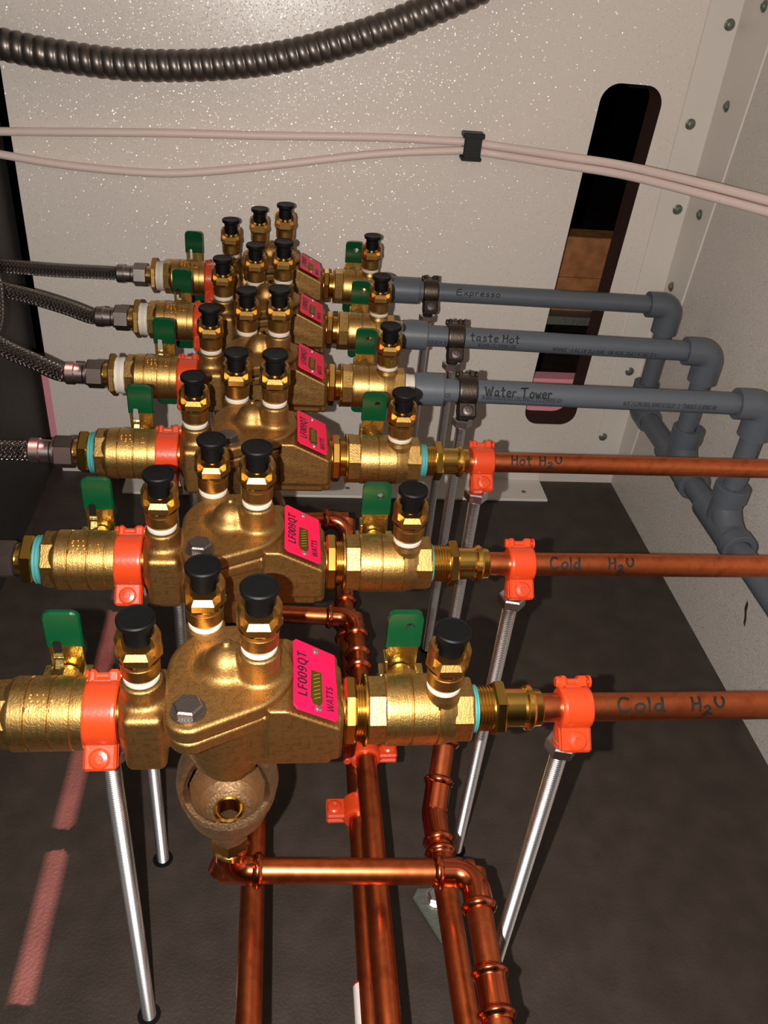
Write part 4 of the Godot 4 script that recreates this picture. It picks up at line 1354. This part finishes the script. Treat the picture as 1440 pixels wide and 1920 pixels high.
# ---------------------------------------------------------------- drains
func copper_run(label: String, pts: Array, bend: float, couplings: Array):
	# pts: corner points; elbows at the inner corners; couplings: [point, direction, length]
	var t := thing("copper_drain_line", label, "pipe", Transform3D(), "copper drain lines")
	for k in pts.size() - 1:
		var mb := MB.new()
		mb.tube([pts[k], pts[k + 1]], 0.00795, 30)
		part("tube", mb.mesh(), M.copper, t)
	for k in range(1, pts.size() - 1):
		var a: Vector3 = pts[k] + (pts[k - 1] - pts[k]).normalized() * 0.026
		var b: Vector3 = pts[k] + (pts[k + 1] - pts[k]).normalized() * 0.026
		var mb := MB.new()
		var e := elbow_pts(a, pts[k], b, bend, 12)
		mb.tube([a] + e + [b], 0.0092, 30)
		# pressed beads at both mouths
		for m in [[a, pts[k]], [b, pts[k]]]:
			var dv: Vector3 = (m[1] - m[0]).normalized()
			mb.tube([m[0], m[0] + dv * 0.001, m[0] + dv * 0.0025, m[0] + dv * 0.0045, m[0] + dv * 0.006], 0.011, 30, [1, 0.0092, 0.0021, 0.006])
		part("elbow", mb.mesh(), M.copper_new, t)
	for c in couplings:
		var dv: Vector3 = c[1].normalized()
		var h: float = c[2]
		var q := []
		for s in 33: q.append(c[0] + dv * h * (s / 16.0 - 1.0))
		var mb := MB.new()
		mb.tube(q, 0.0092, 30, [2, 0.0091, 0.0022, 2.0 * h])
		part("coupling", mb.mesh(), M.copper_new, t)

func make_drains():
	var zf := 0.05
	# nearest line: funnel, elbow, across to the right, elbow, towards the camera
	var f0 := Vector3(-0.0265, 0, -0.3159)
	copper_run("nearest copper drain from the open funnel, crossing above the others", [Vector3(f0.x, 0.205, f0.z), Vector3(f0.x - 0.006, 0.188, -0.3120), Vector3(0.1270, 0.186, -0.3060), Vector3(0.1215, 0.172, zf)], 0.0135, [[Vector3(0.12586, 0.1831, -0.232), Vector3(-0.0055, -0.014, 0.356), 0.015]])
	var f1 := Vector3(-0.0315, 0, -0.4438)
	copper_run("copper drain with two bends under the nearest outlet valve", [Vector3(f1.x, 0.205, f1.z), Vector3(f1.x, 0.180, f1.z), Vector3(0.1330, 0.179, -0.4438), Vector3(0.1155, 0.150, -0.3760), Vector3(0.1160, 0.148, zf)], 0.0135, [[Vector3(0.1156, 0.150, -0.335), Vector3(0, 0, 1), 0.012]])
	var f2 := Vector3(-0.0225, 0, -0.5751)
	copper_run("copper drain whose bright elbow shows behind the magenta tag", [Vector3(f2.x, 0.205, f2.z), Vector3(f2.x, 0.166, f2.z), Vector3(0.0690, 0.161, -0.5740), Vector3(0.0675, 0.146, zf)], 0.0160, [[Vector3(0.0689, 0.1597, -0.520), Vector3(0, 0, 1), 0.012], [Vector3(0.0687, 0.1585, -0.480), Vector3(0, 0, 1), 0.010]])
	var f3 := Vector3(-0.0205, 0, -0.7033)
	copper_run("lowest copper drain, beside and below the middle one", [Vector3(f3.x, 0.205, f3.z), Vector3(f3.x, 0.174, f3.z), Vector3(0.0700, 0.172, -0.7100), Vector3(0.0660, 0.128, -0.655), Vector3(0.0590, 0.124, zf)], 0.0160, [[Vector3(0.0645, 0.127, -0.592), Vector3(-0.006, 0, 0.7), 0.013]])
	var f4 := Vector3(-0.0175, 0, -0.828)
	copper_run("long straight copper drain at left under the open funnel", [Vector3(f4.x, 0.205, f4.z), Vector3(-0.0165, 0.147, -0.8200), Vector3(-0.0110, 0.147, zf)], 0.0135, [])
	var f5 := Vector3(-0.0165, 0, -0.954)
	copper_run("short copper drain at the farthest preventer, going down into the floor", [Vector3(f5.x, 0.205, f5.z), Vector3(f5.x, 0.0, f5.z)], 0.0135, [])
	# clamps that carry the two middle drains
	add_clamp("orange clamp lying flat on the middle copper drain", Transform3D(Basis(Vector3.UP, PI / 2), Vector3(0.0682, 0.1560, -0.428)), 0.0072, 0.0118, M.orange, "orange clamps on the drains", 0.0)
	add_clamp("orange clamp half hidden on the lowest copper drain", Transform3D(Basis(Vector3.UP, -PI / 2), Vector3(0.0630, 0.1265, -0.397)), 0.0072, 0.0118, M.orange, "orange clamps on the drains", 0.0)
	# sticker on the lowest drain
	var st := MB.new()
	st.lathe([Vector2(-0.006, 0.0081), Vector2(0.030, 0.0081)], Transform3D(AZ, Vector3.ZERO), 10, false, -2.5, -1.15)
	var sk := thing("pipe_sticker", "white and red sticker on the lowest copper drain", "sticker", at(0.0595, 0.1243, -0.262))
	part("paper", st.mesh(), M.sticker, sk)
	st = MB.new()
	st.lathe([Vector2(-0.007, 0.0082), Vector2(-0.006, 0.0082)], Transform3D(AZ, Vector3.ZERO), 10, false, -2.5, -1.1)
	st.lathe([Vector2(-0.007, 0.0082), Vector2(0.030, 0.0082)], Transform3D(AZ, Vector3.ZERO), 4, false, -1.22, -1.05)
	part("red_border", st.mesh(), M.sticker_red, sk)
	# flange plate on the floor
	var pl := MB.new()
	var c := []
	for p in [Vector2(0.1135, -0.4060), Vector2(0.1680, -0.4060), Vector2(0.1400, -0.3500)]: c.append(p)
	var out := PackedVector2Array()
	for k in 3:
		var u: Vector2 = (c[(k + 2) % 3] - c[k]).normalized()
		var e: Vector2 = (c[(k + 1) % 3] - c[k]).normalized()
		for s in 6:
			out.append(c[k] + u * 0.009 * (1.0 - s / 5.0) + e * 0.009 * (s / 5.0))
	for k in out.size(): out[k] = Vector2(out[k].x, -out[k].y)
	pl.extrude(out, 0.0, 0.004, 0.0008, Transform3D(Basis(Vector3(1, 0, 0), Vector3(0, 0, -1), Vector3(0, 1, 0)), Vector3.ZERO))
	var fp := thing("floor_flange", "galvanised triangular plate bolted to the floor under the copper drains", "plate")
	part("plate", pl.mesh(), M.zinc, fp)
	var bo := MB.new()
	bo.lathe([Vector2(0.004, 0.0095), Vector2(0.0052, 0.0092), Vector2(0.0052, 0.0062)], Transform3D(), 24)
	bo.nut(0.005, 0.0105, 0.0070, Transform3D(), 6, 0.2)
	part("bolt", bo.mesh(), M.steel, fp, at(0.1370, 0, -0.3960))

func make_manifold():
	var t := thing("grey_drain_manifold", "grey plastic manifold running along the right wall below the elbows", "pipe")
	var x := 0.459
	var y := 0.190
	var mb := MB.new()
	mb.tube([Vector3(x, y, -0.942), Vector3(x, y - 0.004, 0.1)], 0.0122, 28)
	part("tube", mb.mesh(), M.cpvc, t)
	# far end: elbow under the drop of the farthest pipe
	mb = MB.new()
	var c := Vector3(x, y, -0.943)
	mb.tube([c + Vector3(0, 0.036, 0)] + elbow_pts(c + Vector3(0, 0.036, 0), c, c + Vector3(0, 0, 0.036), 0.014, 10) + [c + Vector3(0, 0, 0.036)], 0.0155, 28)
	part("elbow", mb.mesh(), M.cpvc, t)
	for z in [-0.8100, -0.6915]:
		mb = MB.new()
		mb.rod(z - 0.034, z + 0.036, 0.0165, Transform3D(AZ, Vector3(x, y, 0)), 28, 0.001)
		mb.lathe([Vector2(0.0, 0.0158), Vector2(0.030, 0.0158), Vector2(0.0305, 0.0176), Vector2(0.0455, 0.0176), Vector2(0.0460, 0.0166), Vector2(0.0460, 0.0100)], Transform3D(Basis(), Vector3(x, y, z)), 28)
		# swept shoulder of the tee
		mb.tube([Vector3(x, y + 0.020, z), Vector3(x, y + 0.008, z + 0.012), Vector3(x, y, z + 0.030)], 0.0150, 24)
		mb.lathe([Vector2(0.034, 0.0165), Vector2(0.036, 0.0178), Vector2(0.050, 0.0178), Vector2(0.0505, 0.0165), Vector2(0.0505, 0.012)], Transform3D(AZ, Vector3(x, y, z)), 28)
		part("tee", mb.mesh(), M.cpvc, t)

func _ready():
	make_view()
	make_materials()
	make_cabinet()
	make_lines()
	make_runs()
	make_drains()
	make_manifold()
